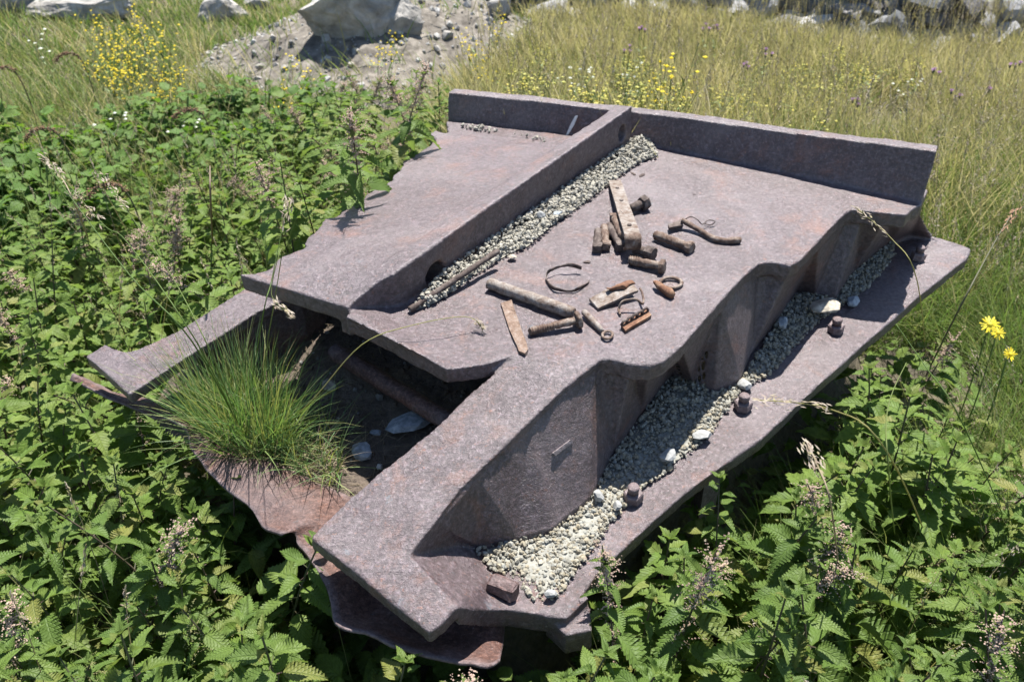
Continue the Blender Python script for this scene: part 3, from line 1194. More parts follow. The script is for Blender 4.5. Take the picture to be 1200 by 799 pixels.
GSMALL = [rock_np(140 + k, 0 + 1, .75, .3, 4) for k in range(3)]
GPROTO = [rock_np(100 + k, 1, .7, .30, 5) for k in range(9)]


def plane_xy(px, h):
    return [U(x, y, h) for x, y in px]


def gravel_bed(name, px, h, N_, smin, smax, heap, parent, mat, toward=None, thin=0.0, protos=None):
    """stones in the outline px of level h, heaped toward the line `toward`"""
    poly = [tuple(p[:2]) for p in plane_xy(px, h)]
    xs_ = [p[0] for p in poly]
    ys_ = [p[1] for p in poly]
    x = rng.uniform(min(xs_), max(xs_), N_ * 6)
    y = rng.uniform(min(ys_), max(ys_), N_ * 6)
    d = dist_poly_np(x, y, poly)
    k = (d > 0) & (rng.uniform(size=len(x)) < 1 - thin * np.exp(-d / .012))
    x, y, d = x[k][:N_], y[k][:N_], d[k][:N_]
    t = rng.uniform(size=len(x)) ** 1.3
    size = smin + (smax - smin) * t ** 2.2
    if toward is not None:
        a, b = [U(*q)[:2] for q in toward]
        ex, ey = b[0] - a[0], b[1] - a[1]
        L = math.hypot(ex, ey)
        dd = np.abs((x - a[0]) * ey - (y - a[1]) * ex) / L
        up = heap * np.clip(1 - dd / .12, 0, 1)
    else:
        up = heap * sstep(d / .06)
    up = np.minimum(up, d * 0.9 + .002) if toward is None else np.minimum(up, d * 1.2 + .004)
    up = up * (0.55 + 0.45 * rng.uniform(size=len(x)) ** .4)
    b = P0 + PN * h
    z = b.z - (PN.x * (x - b.x) + PN.y * (y - b.y)) / PN.z + up + size * .45
    v, f = scatter_np(protos or GPROTO, np.stack([x, y, z], -1), size)
    if N_ > 500:
        # the fine grit the stones lie in
        gx, gy = np.meshgrid(np.arange(min(xs_), max(xs_), .007), np.arange(min(ys_), max(ys_), .007))
        gd = dist_poly_np(gx, gy, poly)
        gz = b.z - (PN.x * (gx - b.x) + PN.y * (gy - b.y)) / PN.z + np.clip(gd * .5 - .004, -.006, -.0012) + .42 * heap * sstep(gd / .04) + rng.normal(0, .0010, gx.shape)
        ii_ = np.arange(gx.size).reshape(gx.shape)
        t1 = np.stack([ii_[:-1, :-1], ii_[:-1, 1:], ii_[1:, 1:]], -1).reshape(-1, 3)
        t2 = np.stack([ii_[:-1, :-1], ii_[1:, 1:], ii_[1:, :-1]], -1).reshape(-1, 3)
        tt = np.concatenate([t1, t2])
        tt = tt[(gd.ravel()[tt] > .004).all(1)]
        v, f = merge([(v, f), (np.stack([gx, gy, gz], -1).reshape(-1, 3), tt)])
    o = link(name, np_mesh(name, v, f, smooth=False), mat, parent)
    o['kind'] = 'stuff'
    return poly


fl_gravel_px = [(556, 650), (552, 640), (600, 628), (648, 617), (690, 580), (737, 508), (784, 438), (836, 456), (868, 446), (905, 388), (930, 341), (978, 348), (1007, 314), (1043, 280), (1050, 300), (1020, 335), (1000, 352), (975, 366), (945, 392), (905, 438), (872, 456), (852, 485), (828, 515),
                (790, 548), (748, 575), (725, 605), (697, 640), (672, 676), (650, 704), (625, 703), (600, 676), (575, 670)]
gravel_bed('gravel', fl_gravel_px, HF + .004, 8500, .0028, .0092, .010, None, M['gravel'], toward=[(560, 640, HF), (1043, 280, HF)])
rib_gravel_px = [(480, 368), (500, 340), (523, 318), (590, 272), (660, 224), (727, 176), (738, 166), (764, 166), (771, 184), (748, 192), (716, 216), (690, 236), (660, 258), (640, 272), (622, 288), (590, 303), (560, 322), (530, 344), (505, 360)]
gravel_bed('gravel', rib_gravel_px, .003, 3000, .0028, .0090, .026, None, M['gravel_white'], toward=[(500, 345, 0), (738, 168, 0)])
gravel_bed('gravel', [(736, 166), (760, 163), (772, 182), (745, 192), (728, 186)], .003, 320, .0045, .009, .045, None, M['gravel_white'])
gravel_bed('gravel', [(540, 147), (560, 147), (582, 153), (578, 156), (548, 152)], .008, 40, .005, .010, .0, None, M['gravel_white'])
gravel_bed('gravel', [(600, 156), (616, 158), (645, 164), (640, 168), (603, 160)], .016, 14, .004, .009, .0, None, M['gravel_white'])


def single_stone(px, py, h, w_px, mat, label, seed, flat=.6, stretch_=1.3, rz=0.0, name='stone', lift=.5, sub=2):
    p = U(px, py, h)
    r = w_px * .5 / FPX * (p - CAM).dot(FW)
    b = rock_shape(seed, sub, flat, .3, 7)
    mtx = Matrix.Translation(p + PN * r * flat * lift) @ Matrix.Rotation(rz, 4, 'Z') @ Matrix.Diagonal((r * stretch_, r, r, 1))
    bmesh.ops.transform(b, matrix=mtx, verts=b.verts)
    return tag(obj(name, b, mat, smooth=False, base=p), label, 'stone')


G2 = HF + .022
single_stone(820, 512, HF + .012, 22, M['stone_white'], 'smooth white stone at the gravel edge, downhill of the second largest bolt gap', 11, .7, 1.15, .3)
single_stone(781, 536, HF + .016, 26, M['stone_white'], 'largest whitish stone lying on the middle of the flange gravel', 12, .65, 1.1, 1.0)
single_stone(917, 381, HF + .03, 19, M['stone_blue'], 'blue grey stone on the gravel below the second fold', 13, .8, .9, .5)
single_stone(968, 360, HF + .03, 34, M['stone_tan'], 'flat tan slab of stone behind the third bolt on the flange', 14, .4, 1.25, .2)
single_stone(998, 355, HF + .008, 19, M['stone_blue'], 'pale blue grey stone alone at the shaded end of the gravel', 15, .6, 1.0, .8)
single_stone(645, 697, HF + .010, 17, M['stone_white'], 'rounded white stone at the near tip of the gravel', 16, .8, 1.0, .2)
single_stone(701, 582, HF + .018, 18, M['stone_white'], 'off white stone beside the nearest standing bolt', 17, .7, .9, 1.2)
single_stone(723, 594, HF + .016, 15, M['stone_white'], 'upright pale grey stone touching the nearest standing bolt', 18, .8, .8, .2)
single_stone(872, 452, HF + .014, 17, M['stone_white'], 'white stone lying just behind the second bolt nut', 19, .7, 1.2, .4)
single_stone(632, 255, .016, 17, M['stone_white'], 'largest white stone in the gravel along the rib', 20, .7, 1.05, .4)
single_stone(621, 253, .018, 12, M['stone_white'], 'narrow white stone beside the largest rib gravel stone', 21, .7, .8, 1.4)
single_stone(600, 302, .006, 10, M['stone_tan'], 'small brownish stone at the foot of the rib gravel', 22, .6, 1.2, .2)
single_stone(654, 252, .010, 13, M['stone_blue'], 'grey stone at the outer edge of the rib gravel', 23, .6, 1.2, .6)
single_stone(424, 533, -.262, 30, M['stone_blue'], 'pale grey stone on the dark soil inside the opening', 24, .7, .9, .7)
single_stone(440, 508, -.27, 13, M['stone_blue'], 'small grey stone beyond the pale stone in the opening', 27, .6, 1.2, .2)
single_stone(478, 498, -.262, 44, M['stone_blue'], 'broad grey stone half under the rusty pipe', 25, .45, 1.2, .3)
single_stone(386, 455, -.262, 22, M['stone_tan'], 'dusty stone in the shade beneath the plate edge', 26, .7, 1.0, .9)

# ------------------------------------------------------------------ soil, straw and grass inside the opening
cav_px = [(185, 474), (230, 420), (300, 372), (400, 360), (600, 400), (640, 470), (560, 560), (470, 640), (395, 590), (330, 560), (250, 525)]
cav = [tuple(U(x, y, -.268)[:2]) for x, y in cav_px]
cx_ = np.linspace(min(p[0] for p in cav), max(p[0] for p in cav), 110)
cy_ = np.linspace(min(p[1] for p in cav), max(p[1] for p in cav), 110)
X, Y = np.meshgrid(cx_, cy_)
D = dist_poly_np(X, Y, cav)
b = P0 + PN * (-.268)
Z = b.z - (PN.x * (X - b.x) + PN.y * (Y - b.y)) / PN.z
for i in range(110):
    for j in range(110):
        q = Vector((X[i, j], Y[i, j], 0))
        Z[i, j] += .012 * noise.noise(q * 11) + .006 * noise.noise(q * 31) + .003 * noise.noise(q * 80)
Z += .05 * sstep((Y - 1.55) / .5)
Z -= .05 * sstep(-D / .06)
o = link('soil', grid_mesh('soil', X, Y, Z, D > -.02), M['cavity'])
tag(o, kind='structure')


def soil_z(x, y):
    i = min(109, max(0, int((y - cy_[0]) / (cy_[1] - cy_[0]) + .5)))
    j = min(109, max(0, int((x - cx_[0]) / (cx_[1] - cx_[0]) + .5)))
    return float(Z_soil[i, j])


Z_soil = Z.copy()
x = rng.uniform(cx_[0], cx_[-1], 900)
y = rng.uniform(cy_[0], cy_[-1], 900)
k = dist_poly_np(x, y, cav) > .02
x, y = x[k], y[k]
z = np.array([soil_z(a, b_) for a, b_ in zip(x, y)])
v, f = scatter_np(GPROTO, np.stack([x, y, z + .002], -1), .003 + .010 * rng.uniform(size=len(x)) ** 3)
o = link('soil_crumbs', np_mesh('soil_crumbs', v, f, smooth=False), M['cavity'])
o['kind'] = 'stuff'
x, y = rng.uniform(cx_[0], cx_[-1], 150), rng.uniform(cy_[0], cy_[-1], 150)
k = dist_poly_np(x, y, cav) > .02
x, y = x[k], y[k]
z = np.array([soil_z(a, b_) for a, b_ in zip(x, y)])
v, f = scatter_np(GPROTO, np.stack([x, y, z + .003], -1), .004 + .012 * rng.uniform(size=len(x)) ** 3)
o = link('soil_pebbles', np_mesh('soil_pebbles', v, f, smooth=False), M['scree'])
o['kind'] = 'stuff'


def blades(base, length, direction, lean, width, droop, seg=3, twist=True):
    """grass blades as arrays: base (n,3), direction angle, lean (0 upright .. 1 flat), droop = curvature"""
    n = len(base)
    t = np.linspace(0, 1, seg + 1)
    dx, dy = np.cos(direction), np.sin(direction)
    th0 = lean[:, None] * 1.4
    ang = th0 + droop[:, None] * t[None]          # angle from vertical along the blade
    st_ = length[:, None] / seg
    hx = np.cumsum(np.sin(ang) * st_, 1) - np.sin(ang[:, :1]) * st_
    hz = np.cumsum(np.cos(ang) * st_, 1) - np.cos(ang[:, :1]) * st_
    cxs = base[:, None, 0] + hx * dx[:, None]
    cys = base[:, None, 1] + hx * dy[:, None]
    czs = base[:, None, 2] + hz
    wa = rng.uniform(0, 2 * math.pi, n) if twist else direction + math.pi / 2
    wx, wy = np.cos(wa), np.sin(wa)
    wd = width[:, None] * (1 - t[None] ** 1.7) * .5
    L_ = np.stack([cxs - wx[:, None] * wd, cys - wy[:, None] * wd, czs], -1)
    Rr = np.stack([cxs + wx[:, None] * wd, cys + wy[:, None] * wd, czs], -1)
    V = np.concatenate([L_[:, :seg], Rr[:, :seg], L_[:, seg:seg + 1]], 1)       # n, 2seg+1
    T = []
    for s in range(seg - 1):
        T += [(s, seg + s, s + 1), (seg + s, seg + s + 1, s + 1)]
    T.append((seg - 1, 2 * seg - 1, 2 * seg))
    T = np.array(T)
    F = (T[None] + (np.arange(n) * (2 * seg + 1))[:, None, None]).reshape(-1, 3)
    return V.reshape(-1, 3), F


# dry straw strewn over the soil
n = 2400
x, y = rng.uniform(cx_[0], cx_[-1], n), rng.uniform(cy_[0], cy_[-1], n)
k = dist_poly_np(x, y, cav) > .0
x, y = x[k], y[k]
z = np.array([soil_z(a, b_) for a, b_ in zip(x, y)]) + .004
n = len(x)
v, f = blades(np.stack([x, y, z], -1), rng.uniform(.02, .075, n), rng.uniform(0, 6.28, n), rng.uniform(.85, 1.1, n), rng.uniform(.0012, .0026, n), rng.uniform(-.3, .4, n))
o = link('straw', np_mesh('straw', v, f), M['straw_dark'])
o['kind'] = 'stuff'

# the green tuft on the rim of the opening
tc = U(287, 508, -.262)
tuft = empty('grass_tuft', tc, 'bushy green grass tuft growing in the opening over the crumpled sheet', 'grass tuft')
n = 1150
a = rng.uniform(0, 6.28, n)
r_ = .14 * np.sqrt(rng.uniform(size=n))
u1 = np.array([.80, -.60])
u2 = np.array([.60, .80])
bx = r_ * np.cos(a) * 1.0
by = r_ * np.sin(a) * .55
base = np.stack([bx * u1[0] + by * u2[0], bx * u1[1] + by * u2[1], -.01 + 0 * bx], -1)
dirn = a + rng.normal(0, .5, n)
dirw = np.arctan2(base[:, 1] + rng.normal(0, .06, n), base[:, 0] + rng.normal(0, .06, n))
v, f = blades(base, rng.uniform(.11, .29, n), dirw, np.clip(rng.normal(.22, .20, n), 0, .95), rng.uniform(.0022, .0040, n), rng.uniform(.0, 1.4, n) * rng.uniform(.2, 1, n), 5)
link('blades', np_mesh('blades', v, f), M['grass_tuft'], tuft)['kind'] = 'stuff'
n = 900
a = rng.uniform(0, 6.28, n)
r_ = .23 * np.sqrt(rng.uniform(size=n))
bx, by = r_ * np.cos(a) * .8 + .07, r_ * np.sin(a) * .45 + .03
base = np.stack([bx * u1[0] + by * u2[0], bx * u1[1] + by * u2[1] - .02, 0 * bx - .004], -1)
v, f = blades(base, rng.uniform(.04, .13, n), a + rng.normal(0, .7, n), rng.uniform(.45, 1.05, n), rng.uniform(.0014, .0028, n), rng.uniform(-.2, .9, n), 4)
ok_b = dist_poly_np(base[:, 0] + tc.x, base[:, 1] + tc.y, cav) > .012
v, f = blades(base[ok_b], rng.uniform(.04, .13, ok_b.sum()), (a + rng.normal(0, .7, n))[ok_b], rng.uniform(.4, 1.05, ok_b.sum()), rng.uniform(.0014, .0028, ok_b.sum()), rng.uniform(-.2, .9, ok_b.sum()), 4)
link('dead_blades', np_mesh('dead_blades', v, f), M['straw'], tuft)['kind'] = 'stuff'
n = 1100
a = rng.uniform(0, 6.28, n)
r_ = .24 * np.sqrt(rng.uniform(size=n))
bx, by = r_ * np.cos(a) + .05, r_ * np.sin(a) * .55
base = np.stack([bx * u1[0] + by * u2[0], bx * u1[1] + by * u2[1], 0 * bx - .004], -1)
base = base[dist_poly_np(base[:, 0] + tc.x, base[:, 1] + tc.y, cav) > .015]
n = len(base)
v, f = blades(base, rng.uniform(.06, .20, n), rng.uniform(0, 6.28, n), np.clip(rng.normal(.40, .28, n), 0, 1), rng.uniform(.0018, .0032, n), rng.uniform(-.1, 1.5, n), 5)
link('low_blades', np_mesh('low_blades', v, f), M['grass_tuft'], tuft)['kind'] = 'stuff'

# ------------------------------------------------------------------ scrap laid out on the plate
def thick_rod(name, label, cat, p, q, r, mat, seg=14, amp=.0016, ends=None, extra=None):
    L = (q - p).length
    bm_ = bmesh.new()
    k = max(8, int(L / .012))
    pr = [(0, r * .8), (.002, r * .97)] + [(L * i / k, r * random.uniform(.94, 1.05)) for i in range(1, k)] + [(L - .002, r * .97), (L, r * .8)]
    lathe(bm_, p, q, pr, seg, .03)
    rough(bm_, amp, 60, len(name))
    return tag(obj(name, bm_, mat, base=p), label, cat)


thick_rod('iron_rod', 'thin brown rusty rod lying on the gravel along the rib', 'rod', U(480, 363, .012), U(584, 294, .042), .0072, M['scrap_dark'], 10)
thick_rod('iron_pin', 'long thick pale crusted pin, largest of the round scrap pieces', 'pin', U(573, 332, .014), U(672, 367, .014), .0138, M['scrap_pale'], 16, .0022)

# flat strap
bm = prism([U(x, y, .007) for x, y in [(587, 355), (599, 351), (610, 382), (619, 409), (615, 414), (608, 411), (597, 386)]], .006)
bmesh.ops.subdivide_edges(bm, edges=bm.edges, cuts=3)
rough(bm, .002, 45, 3)
tag(obj('iron_strap', bm, M['scrap_strap'], smooth=False, base=U(603, 383)), 'flat pale orange rusty strap with a pointed near end', 'strap')


def bolt(name, label, cat, p, q, r, head_r, head_h, mat, seg=6, thread=0.0, group=None, rot=.3, head_at_q=True, ref=None, hmat=None):
    """loose bolt: shank from p to q, head at q"""
    d = (q - p).normalized()
    L = (q - p).length
    root = empty(name, p.lerp(q, .5), label, cat, group)
    bm_ = bmesh.new()
    k = max(6, int(L / .008))
    pr = [(0, r * .75), (.003, r * .98)]
    tl = L * thread
    t = .003
    if thread > 0:
        while t < tl:
            pr += [(t, r * 1.12), (t + .0022, r * .80), (t + .0044, r * 1.12)]
            t += .0058
    while t < L - .004:
        t += .007
        pr.append((min(t, L), r * random.uniform(.88, 1.06)))
    pr.append((L + .002, r))
    lathe(bm_, p, q, pr, 12, .05)
    rough(bm_, .0018, 70, int(L * 1e4))
    obj('shank', bm_, mat, root)
    bm_ = bmesh.new()
    lathe(bm_, q - d * .001, q + d * head_h, [(0, head_r * .9), (head_h * .15, head_r), (head_h * .8, head_r), (head_h, head_r * .8)], seg, .04, rot, ref)
    bmesh.ops.subdivide_edges(bm_, edges=bm_.edges, cuts=1)
    rough(bm_, .002, 60, int(L * 1e4) + 5)
    obj('head', bm_, hmat or mat, root, smooth=False)
    return root


bolt('coach_screw', 'grey brown screw with ribbed thread and round flanged head', 'screw', U(620, 389, .009), U(676, 375, .016), .0085, .019, .010, M['scrap'], 12, .55)
bolt('square_bolt', 'leftmost short bolt of the row under the flat bar, its square head toward the front', 'bolt', U(701, 270, .012), U(700, 288, .012), .0105, .0165, .020, M['scrap_dark'], 4, 0, 'short bolts under the flat bar', .785, ref=PN)
bolt('square_bolt', 'second bolt from the left in the row under the flat bar', 'bolt', U(708, 265, .012), U(710, 286, .012), .0105, .0160, .018, M['scrap'], 4, 0, 'short bolts under the flat bar', .6, ref=PN)
bolt('square_bolt', 'third bolt of the row, its head deep under the flat bar end', 'bolt', U(713, 264, .012), U(726, 286, .013), .011, .0175, .022, M['scrap_dark'], 4, 0, 'short bolts under the flat bar', .785, ref=PN)
bolt('square_bolt', 'bolt lying against the flat bar with its square head away at the back', 'bolt', U(730, 278, .026), U(720, 256, .018), .0105, .0155, .016, M['scrap'], 4, 0, 'short bolts under the flat bar', .785, ref=PN)
bolt('hex_bolt', 'bolt behind the flat bar with its hexagon head and collar to the right', 'bolt', U(738, 245, .016), U(752, 239, .020), .012, .0205, .020, M['scrap_dark'], 6, 0, None, .2)
bolt('round_bolt', 'knobbly bolt pointing left, its round head just below the bent rod', 'bolt', U(767, 275, .011), U(806, 289, .014), .0115, .0165, .014, M['scrap'], 10, 0)
bolt('nut_bolt', 'dark stubby bolt with a large nut behind the long bolt', 'bolt', U(742, 291, .012), U(758, 296, .016), .012, .020, .022, M['scrap_dark'], 6, .0, None, .5)
bolt('round_bolt', 'pale bolt with disc head, nearest below the stubby bolt with a nut', 'bolt', U(737, 305, .010), U(774, 312, .014), .0105, .0175, .012, M['scrap'], 12, .3)

# flat bar with a folded lug
bar = empty('flat_bar', U(730, 245, 0), 'flat pale grey bar with a folded lug propped on the short bolts', 'bar')
E1, E2 = U(720, 211, .014), U(741, 274, .058)
bdir = (E2 - E1).normalized()
bsid = bdir.cross(PN).normalized()
bup = bsid.cross(bdir).normalized()
bm = prism([E1 - bsid * .017, E1 + bsid * .016, E1.lerp(E2, .5) + bsid * .018, E2 + bsid * .019, E2 - bsid * .019, E1.lerp(E2, .5) - bsid * .018], .008, down=-bup)
bmesh.ops.subdivide_edges(bm, edges=bm.edges, cuts=3)
rough(bm, .0022, 40, 9)
obj('plate', bm, M['scrap_pale'], bar, smooth=False)
bm = bmesh.new()
arc = []
for k in range(9):
    t = k / 8 * 3.3
    arc.append(E2 + bdir * (.004 + .016 * math.sin(t)) - bup * (.022 - .018 * math.cos(t)))
ribbon([p - bsid * .02 for p in arc], [p + bsid * .02 for p in arc], [bup * .004 - bdir * .002] * 9, bm)
rough(bm, .002, 60, 4)
obj('lug', bm, M['scrap'], bar)
for t in (.18, .42, .86):
    bm = bmesh.new()
    c = E1.lerp(E2, t) + bup * .0005
    lathe(bm, c - bup * .004, c + bup * .003, [(0, .006), (.005, .006), (.007, .004)], 8, .08)
    obj('rivet', bm, M['scrap_dark'], bar)

# bent rod with a flattened tail and a twist of wire
br = empty('bent_rod', U(825, 272, 0), 'bent dark rod with flat ends and a loose twist of wire', 'rod')
bm = bmesh.new()
tube(bm, spline([U(799, 258, .022), U(806, 262, .016), U(820, 270, .010), U(834, 278, .009), U(841, 281, .009), U(855, 282, .009), U(868, 281, .009)], 4),
     [.0068] * 20 + [.0075, .008, .0085, .0085, .007], 10)
rough(bm, .0018, 60, 2)
obj('rod', bm, M['scrap'], br)
bm = prism([U(x, y, .014) for x, y in [(783, 263), (784, 267), (799, 264), (802, 257), (797, 257)]], .008)
bmesh.ops.subdivide_edges(bm, edges=bm.edges, cuts=2)
rough(bm, .0016, 60, 5)
obj('flat_tail', bm, M['scrap_dark'], br, smooth=False)
bm = bmesh.new()
tube(bm, spline([U(803, 257, .022), U(810, 254, .03), U(818, 258, .026), U(823, 263, .014), U(830, 258, .018), U(838, 260, .012), U(832, 264, .006), U(826, 262, .004)], 4), .0014, 5)
obj('wire', bm, M['scrap_dark'], br)

# ring of thin band iron, open on top
bm = bmesh.new()
ring = []
for k in range(27):
    a = R(-52) - R(296) * k / 26
    ring.append(U(664.5 + 25 * math.cos(a) + .8 * math.sin(5 * a), 326.5 + 15 * math.sin(a), .004 + .014 * max(0, -math.sin(a)) + .001 * math.sin(7 * a)))
ribbon([p - PN * .003 for p in ring], [p + PN * (.005 + .002 * math.sin(i * .9)) for i, p in enumerate(ring)], [Vector((.002, .001, 0))] * 27, bm)
rough(bm, .0015, 70, 8)
tag(obj('wire_ring', bm, M['scrap_dark'], base=U(664, 327)), 'open ring of thin dark rusty band lying on the plate', 'ring')

# clamp plate with a crust of rust
cp = empty('clamp_plate', U(719, 345, 0), 'pale grey metal plate with a crust of orange rust on top', 'metal plate')
bm = prism([U(x, y, h) for x, y, h in [(691, 350, .010), (701, 361, .008), (724, 350, .016), (748, 340, .020), (738, 328, .020), (713, 338, .018)]], .007)
bmesh.ops.subdivide_edges(bm, edges=bm.edges, cuts=3)
rough(bm, .0022, 50, 6)
obj('plate', bm, M['scrap_pale'], cp, smooth=False)
b_ = rock_shape(77, 3, .5, .5, 2)
bmesh.ops.transform(b_, matrix=Matrix.Translation(U(727, 335, .022)) @ Matrix.Rotation(.45, 4, 'Z') @ Matrix.Diagonal((.030, .013, .014, 1)), verts=b_.verts)
rough(b_, .006, 50, 6)
obj('rust_crust', b_, M['scrap_orange'], cp)

# hook
bm = bmesh.new()
tube(bm, spline([U(727, 369, .005), U(725, 362, .008), U(729, 354, .022), U(737, 351, .026), U(746, 351, .026), U(753, 356, .018), U(754, 350, .020), U(752, 342, .024), U(750, 338, .022)], 4), .0028, 7)
rough(bm, .0012, 70, 3)
tag(obj('wire_hook', bm, M['scrap'], base=U(738, 355)), 'small bent hook of rusty wire between the grey plate and the ridged strip', 'hook')

# ridged strip
rs = empty('ridged_strip', U(745, 374, 0), 'short ridged strip of dark orange rust with notches', 'metal strip')
bm = prism([U(x, y, .008) for x, y in [(728, 380), (733, 387), (764, 369), (757, 361)]], .007)
bmesh.ops.subdivide_edges(bm, edges=bm.edges, cuts=3)
rough(bm, .0016, 60, 12)
obj('plate', bm, M['scrap_orange'], rs, smooth=False)
for k in range(5):
    t = k / 4
    p = U(732 + 24 * t, 380 - 14 * t, .009)
    bm = bmesh.new()
    tube(bm, [p + Vector((-.008, -.004, .0)), p + Vector((-.004, -.001, .008)), p + Vector((.003, .004, .009)), p + Vector((.008, .007, .001))], .0032, 6)
    rough(bm, .001, 80, k)
    obj('ridge', bm, M['scrap_dark'], rs)
# link with a small bolt
lk = empty('chain_link', U(782, 335, 0), 'orange rusty bolt with a chain link looped round it', 'chain link')
bm = bmesh.new()
lp = [U(786 + 13 * math.cos(k / 16 * 6.283), 331.5 + 6.0 * math.sin(k / 16 * 6.283), .007) for k in range(16)]
tube(bm, lp + [lp[0]], .0042, 8, False)
rough(bm, .0016, 60, 7)
obj('loop', bm, M['scrap'], lk)
bm = bmesh.new()
p, q = U(766, 330, .014), U(789, 346, .010)
lathe(bm, p, q, [(0, .003), (.008, .006), (.016, .009), ((q - p).length * .6, .0085), ((q - p).length * .8, .010), ((q - p).length, .008)], 10, .08)
rough(bm, .003, 70, 4)
obj('pin', bm, M['scrap_orange'], lk)
# eye bolt
eb = empty('eye_bolt', U(697, 379, 0), 'slim pale rod ending in a small eye at the near end', 'eye bolt')
bm = bmesh.new()
p, q = U(684, 365, .010), U(706, 388, .008)
L = (q - p).length
lathe(bm, p, q, [(0, .006), (.004, .0078), (L * .4, .0075), (L * .7, .007), (L * .9, .006), (L, .005)], 10, .05)
rough(bm, .0014, 60, 4)
obj('shank', bm, M['scrap_pale'], eb)
bm = bmesh.new()
lp = [U(712 + 6.2 * math.cos(k / 12 * 6.283), 392.5 + 4.6 * math.sin(k / 12 * 6.283), .006) for k in range(12)]
tube(bm, lp + [lp[0]], .0033, 7, False)
rough(bm, .0012, 60, 3)
obj('eye', bm, M['scrap'], eb)
# loose square block of rust beside the flange gravel
bm = bmesh.new()
p, q = U(574, 682, HF + .024), U(605, 694, HF + .022)
lathe(bm, p, q, [(0, .019), (.004, .021), ((q - p).length - .004, .021), ((q - p).length, .019)], 6, .06, .3)
bmesh.ops.subdivide_edges(bm, edges=bm.edges, cuts=2)
rough(bm, .004, 40, 6)
tag(obj('rusty_nut', bm, M['iron_bolt'], smooth=False, base=U(590, 690, HF + .02)), 'loose dark red nut lying at the near end of the flange gravel', 'nut')
# chips of rust
for i, (x, y, w_, lab_) in enumerate([(688, 307, 8, 'small brown rust flake between the ring and the short bolts'),
                                     (752, 206, 9, 'dark rust flake near the lip end of the flat bar'), (742, 204, 7, 'tiny dark flake behind the flat bar, left of two'), (814, 228, 3, 'tiny dark crumb alone on the upper plate'),
                                     (582, 386, 3, 'dark crumb left of the orange strap')]):
    single_stone(x, y, .001, w_, M['scrap_dark'], lab_, 60 + i, .25, 1.6, i, name='rust_flake', sub=1)

# ------------------------------------------------------------------ dirt mound, boulders and the stony bank
mound_px = [(225, 92), (250, 62), (325, 30), (430, 14), (520, 8), (600, 18), (640, 42), (590, 75), (560, 92), (520, 112), (430, 122), (330, 112)]
mound_plan = [tuple(ground_hit(*q)[:2]) for q in mound_px]
mx = np.linspace(min(p[0] for p in mound_plan) - .4, max(p[0] for p in mound_plan) + .4, 150)
my = np.linspace(min(p[1] for p in mound_plan) - .4, max(p[1] for p in mound_plan) + .4, 150)
X, Y = np.meshgrid(mx, my)
D = dist_poly_np(X, Y, mound_plan)


def mound_add(x, y, d):
    h = .34 * sstep((d + .15) / 1.1) - .06 * sstep(-(d + .05) / .3)
    return h


Zm = ground_np(X, Y) + mound_add(X, Y, D) + .004
for i in range(150):
    for j in range(150):
        q = Vector((X[i, j], Y[i, j], 0))
        k = max(0, min(1, (D[i, j] + .15) / .4))
        Zm[i, j] += k * (.09 * noise.noise(q * 1.6) + .04 * noise.noise(q * 4.3) + .015 * noise.noise(q * 12))
o = link('dirt_mound', grid_mesh('dirt_mound', X, Y, Zm, D > -.35), M['mound'])
tag(o, kind='structure')


def surf_z(x, y):
    z = ground_z(x, y)
    if mx[0] < x < mx[-1] and my[0] < y < my[-1]:
        i = int((y - my[0]) / (my[-1] - my[0]) * 149 + .5)
        j = int((x - mx[0]) / (mx[-1] - mx[0]) * 149 + .5)
        z = max(z, float(Zm[i, j]))
    return z


def surf_hit(px, py):
    return march(px, py, surf_z)


def boulder(name, px, py, w_px, h_px, mat, label, seed, depth=.8, rz=0.0, sub=5, cuts=9, group=None, amp=.3):
    """rock whose foot is seen at px,py (bottom middle) with a width and height in view"""
    p = surf_hit(px, py)
    q = (p - CAM).dot(FW)
    rx = w_px * .5 / FPX * q
    rz_ = h_px * .5 / FPX * q
    b = rock_shape(seed, sub, 1.0, amp, cuts + 5)
    zmin = min(v.co.z for v in b.verts)
    for v in b.verts:
        v.co += noise.noise_vector(v.co * 3.1 + Vector((seed, 0, 0))) * .05 + noise.noise_vector(v.co * 7 + Vector((seed, 0, 0))) * .035 + noise.noise_vector(v.co * 19 + Vector((seed, 0, 0))) * .014
    mtx = Matrix.Translation(p + Vector((0, rx * depth * .6, rz_ * .48))) @ Matrix.Rotation(rz, 4, 'Z') @ Matrix.Diagonal((rx * 1.1, rx * depth, rz_ * 1.25, 1))
    bmesh.ops.transform(b, matrix=mtx, verts=b.verts)
    o_ = obj(name, b, mat, smooth=False, base=p)
    return tag(o_, label, 'boulder' if name == 'boulder' else 'rock', group)


boulder('boulder', 85, 27, 150, 44, M['boulder'], 'long pale boulder in the grass at the far left corner', 201, .5, .1)
boulder('boulder', -35, 20, 130, 60, M['boulder'], 'pale boulder cut by the far left edge, behind the long boulder', 208, .6, .4)
boulder('boulder', 408, 58, 158, 100, M['boulder'], 'big pale jagged boulder on the grey dirt mound', 231, .75, .35)
boulder('boulder', 462, 38, 60, 40, M['boulder'], 'lower shoulder of pale rock leaning on the big jagged boulder', 207, .8, .2, 4)
boulder('boulder', 255, 28, 66, 42, M['boulder'], 'half buried whitish boulder between the long boulder and the big jagged one', 206, .8, .9, 4)
boulder('boulder', 300, 12, 40, 20, M['boulder'], 'small pale boulder behind the grass left of the big jagged boulder', 205, .8, .3, 4)
boulder('rock', 524, 46, 22, 10, M['boulder'], 'flat pale rock on the crest of the dirt mound', 221, .8, .3, 3)
boulder('rock', 586, 22, 36, 26, M['boulder'], 'whitish rock at the right foot of the dirt mound', 222, .8, .3, 4)
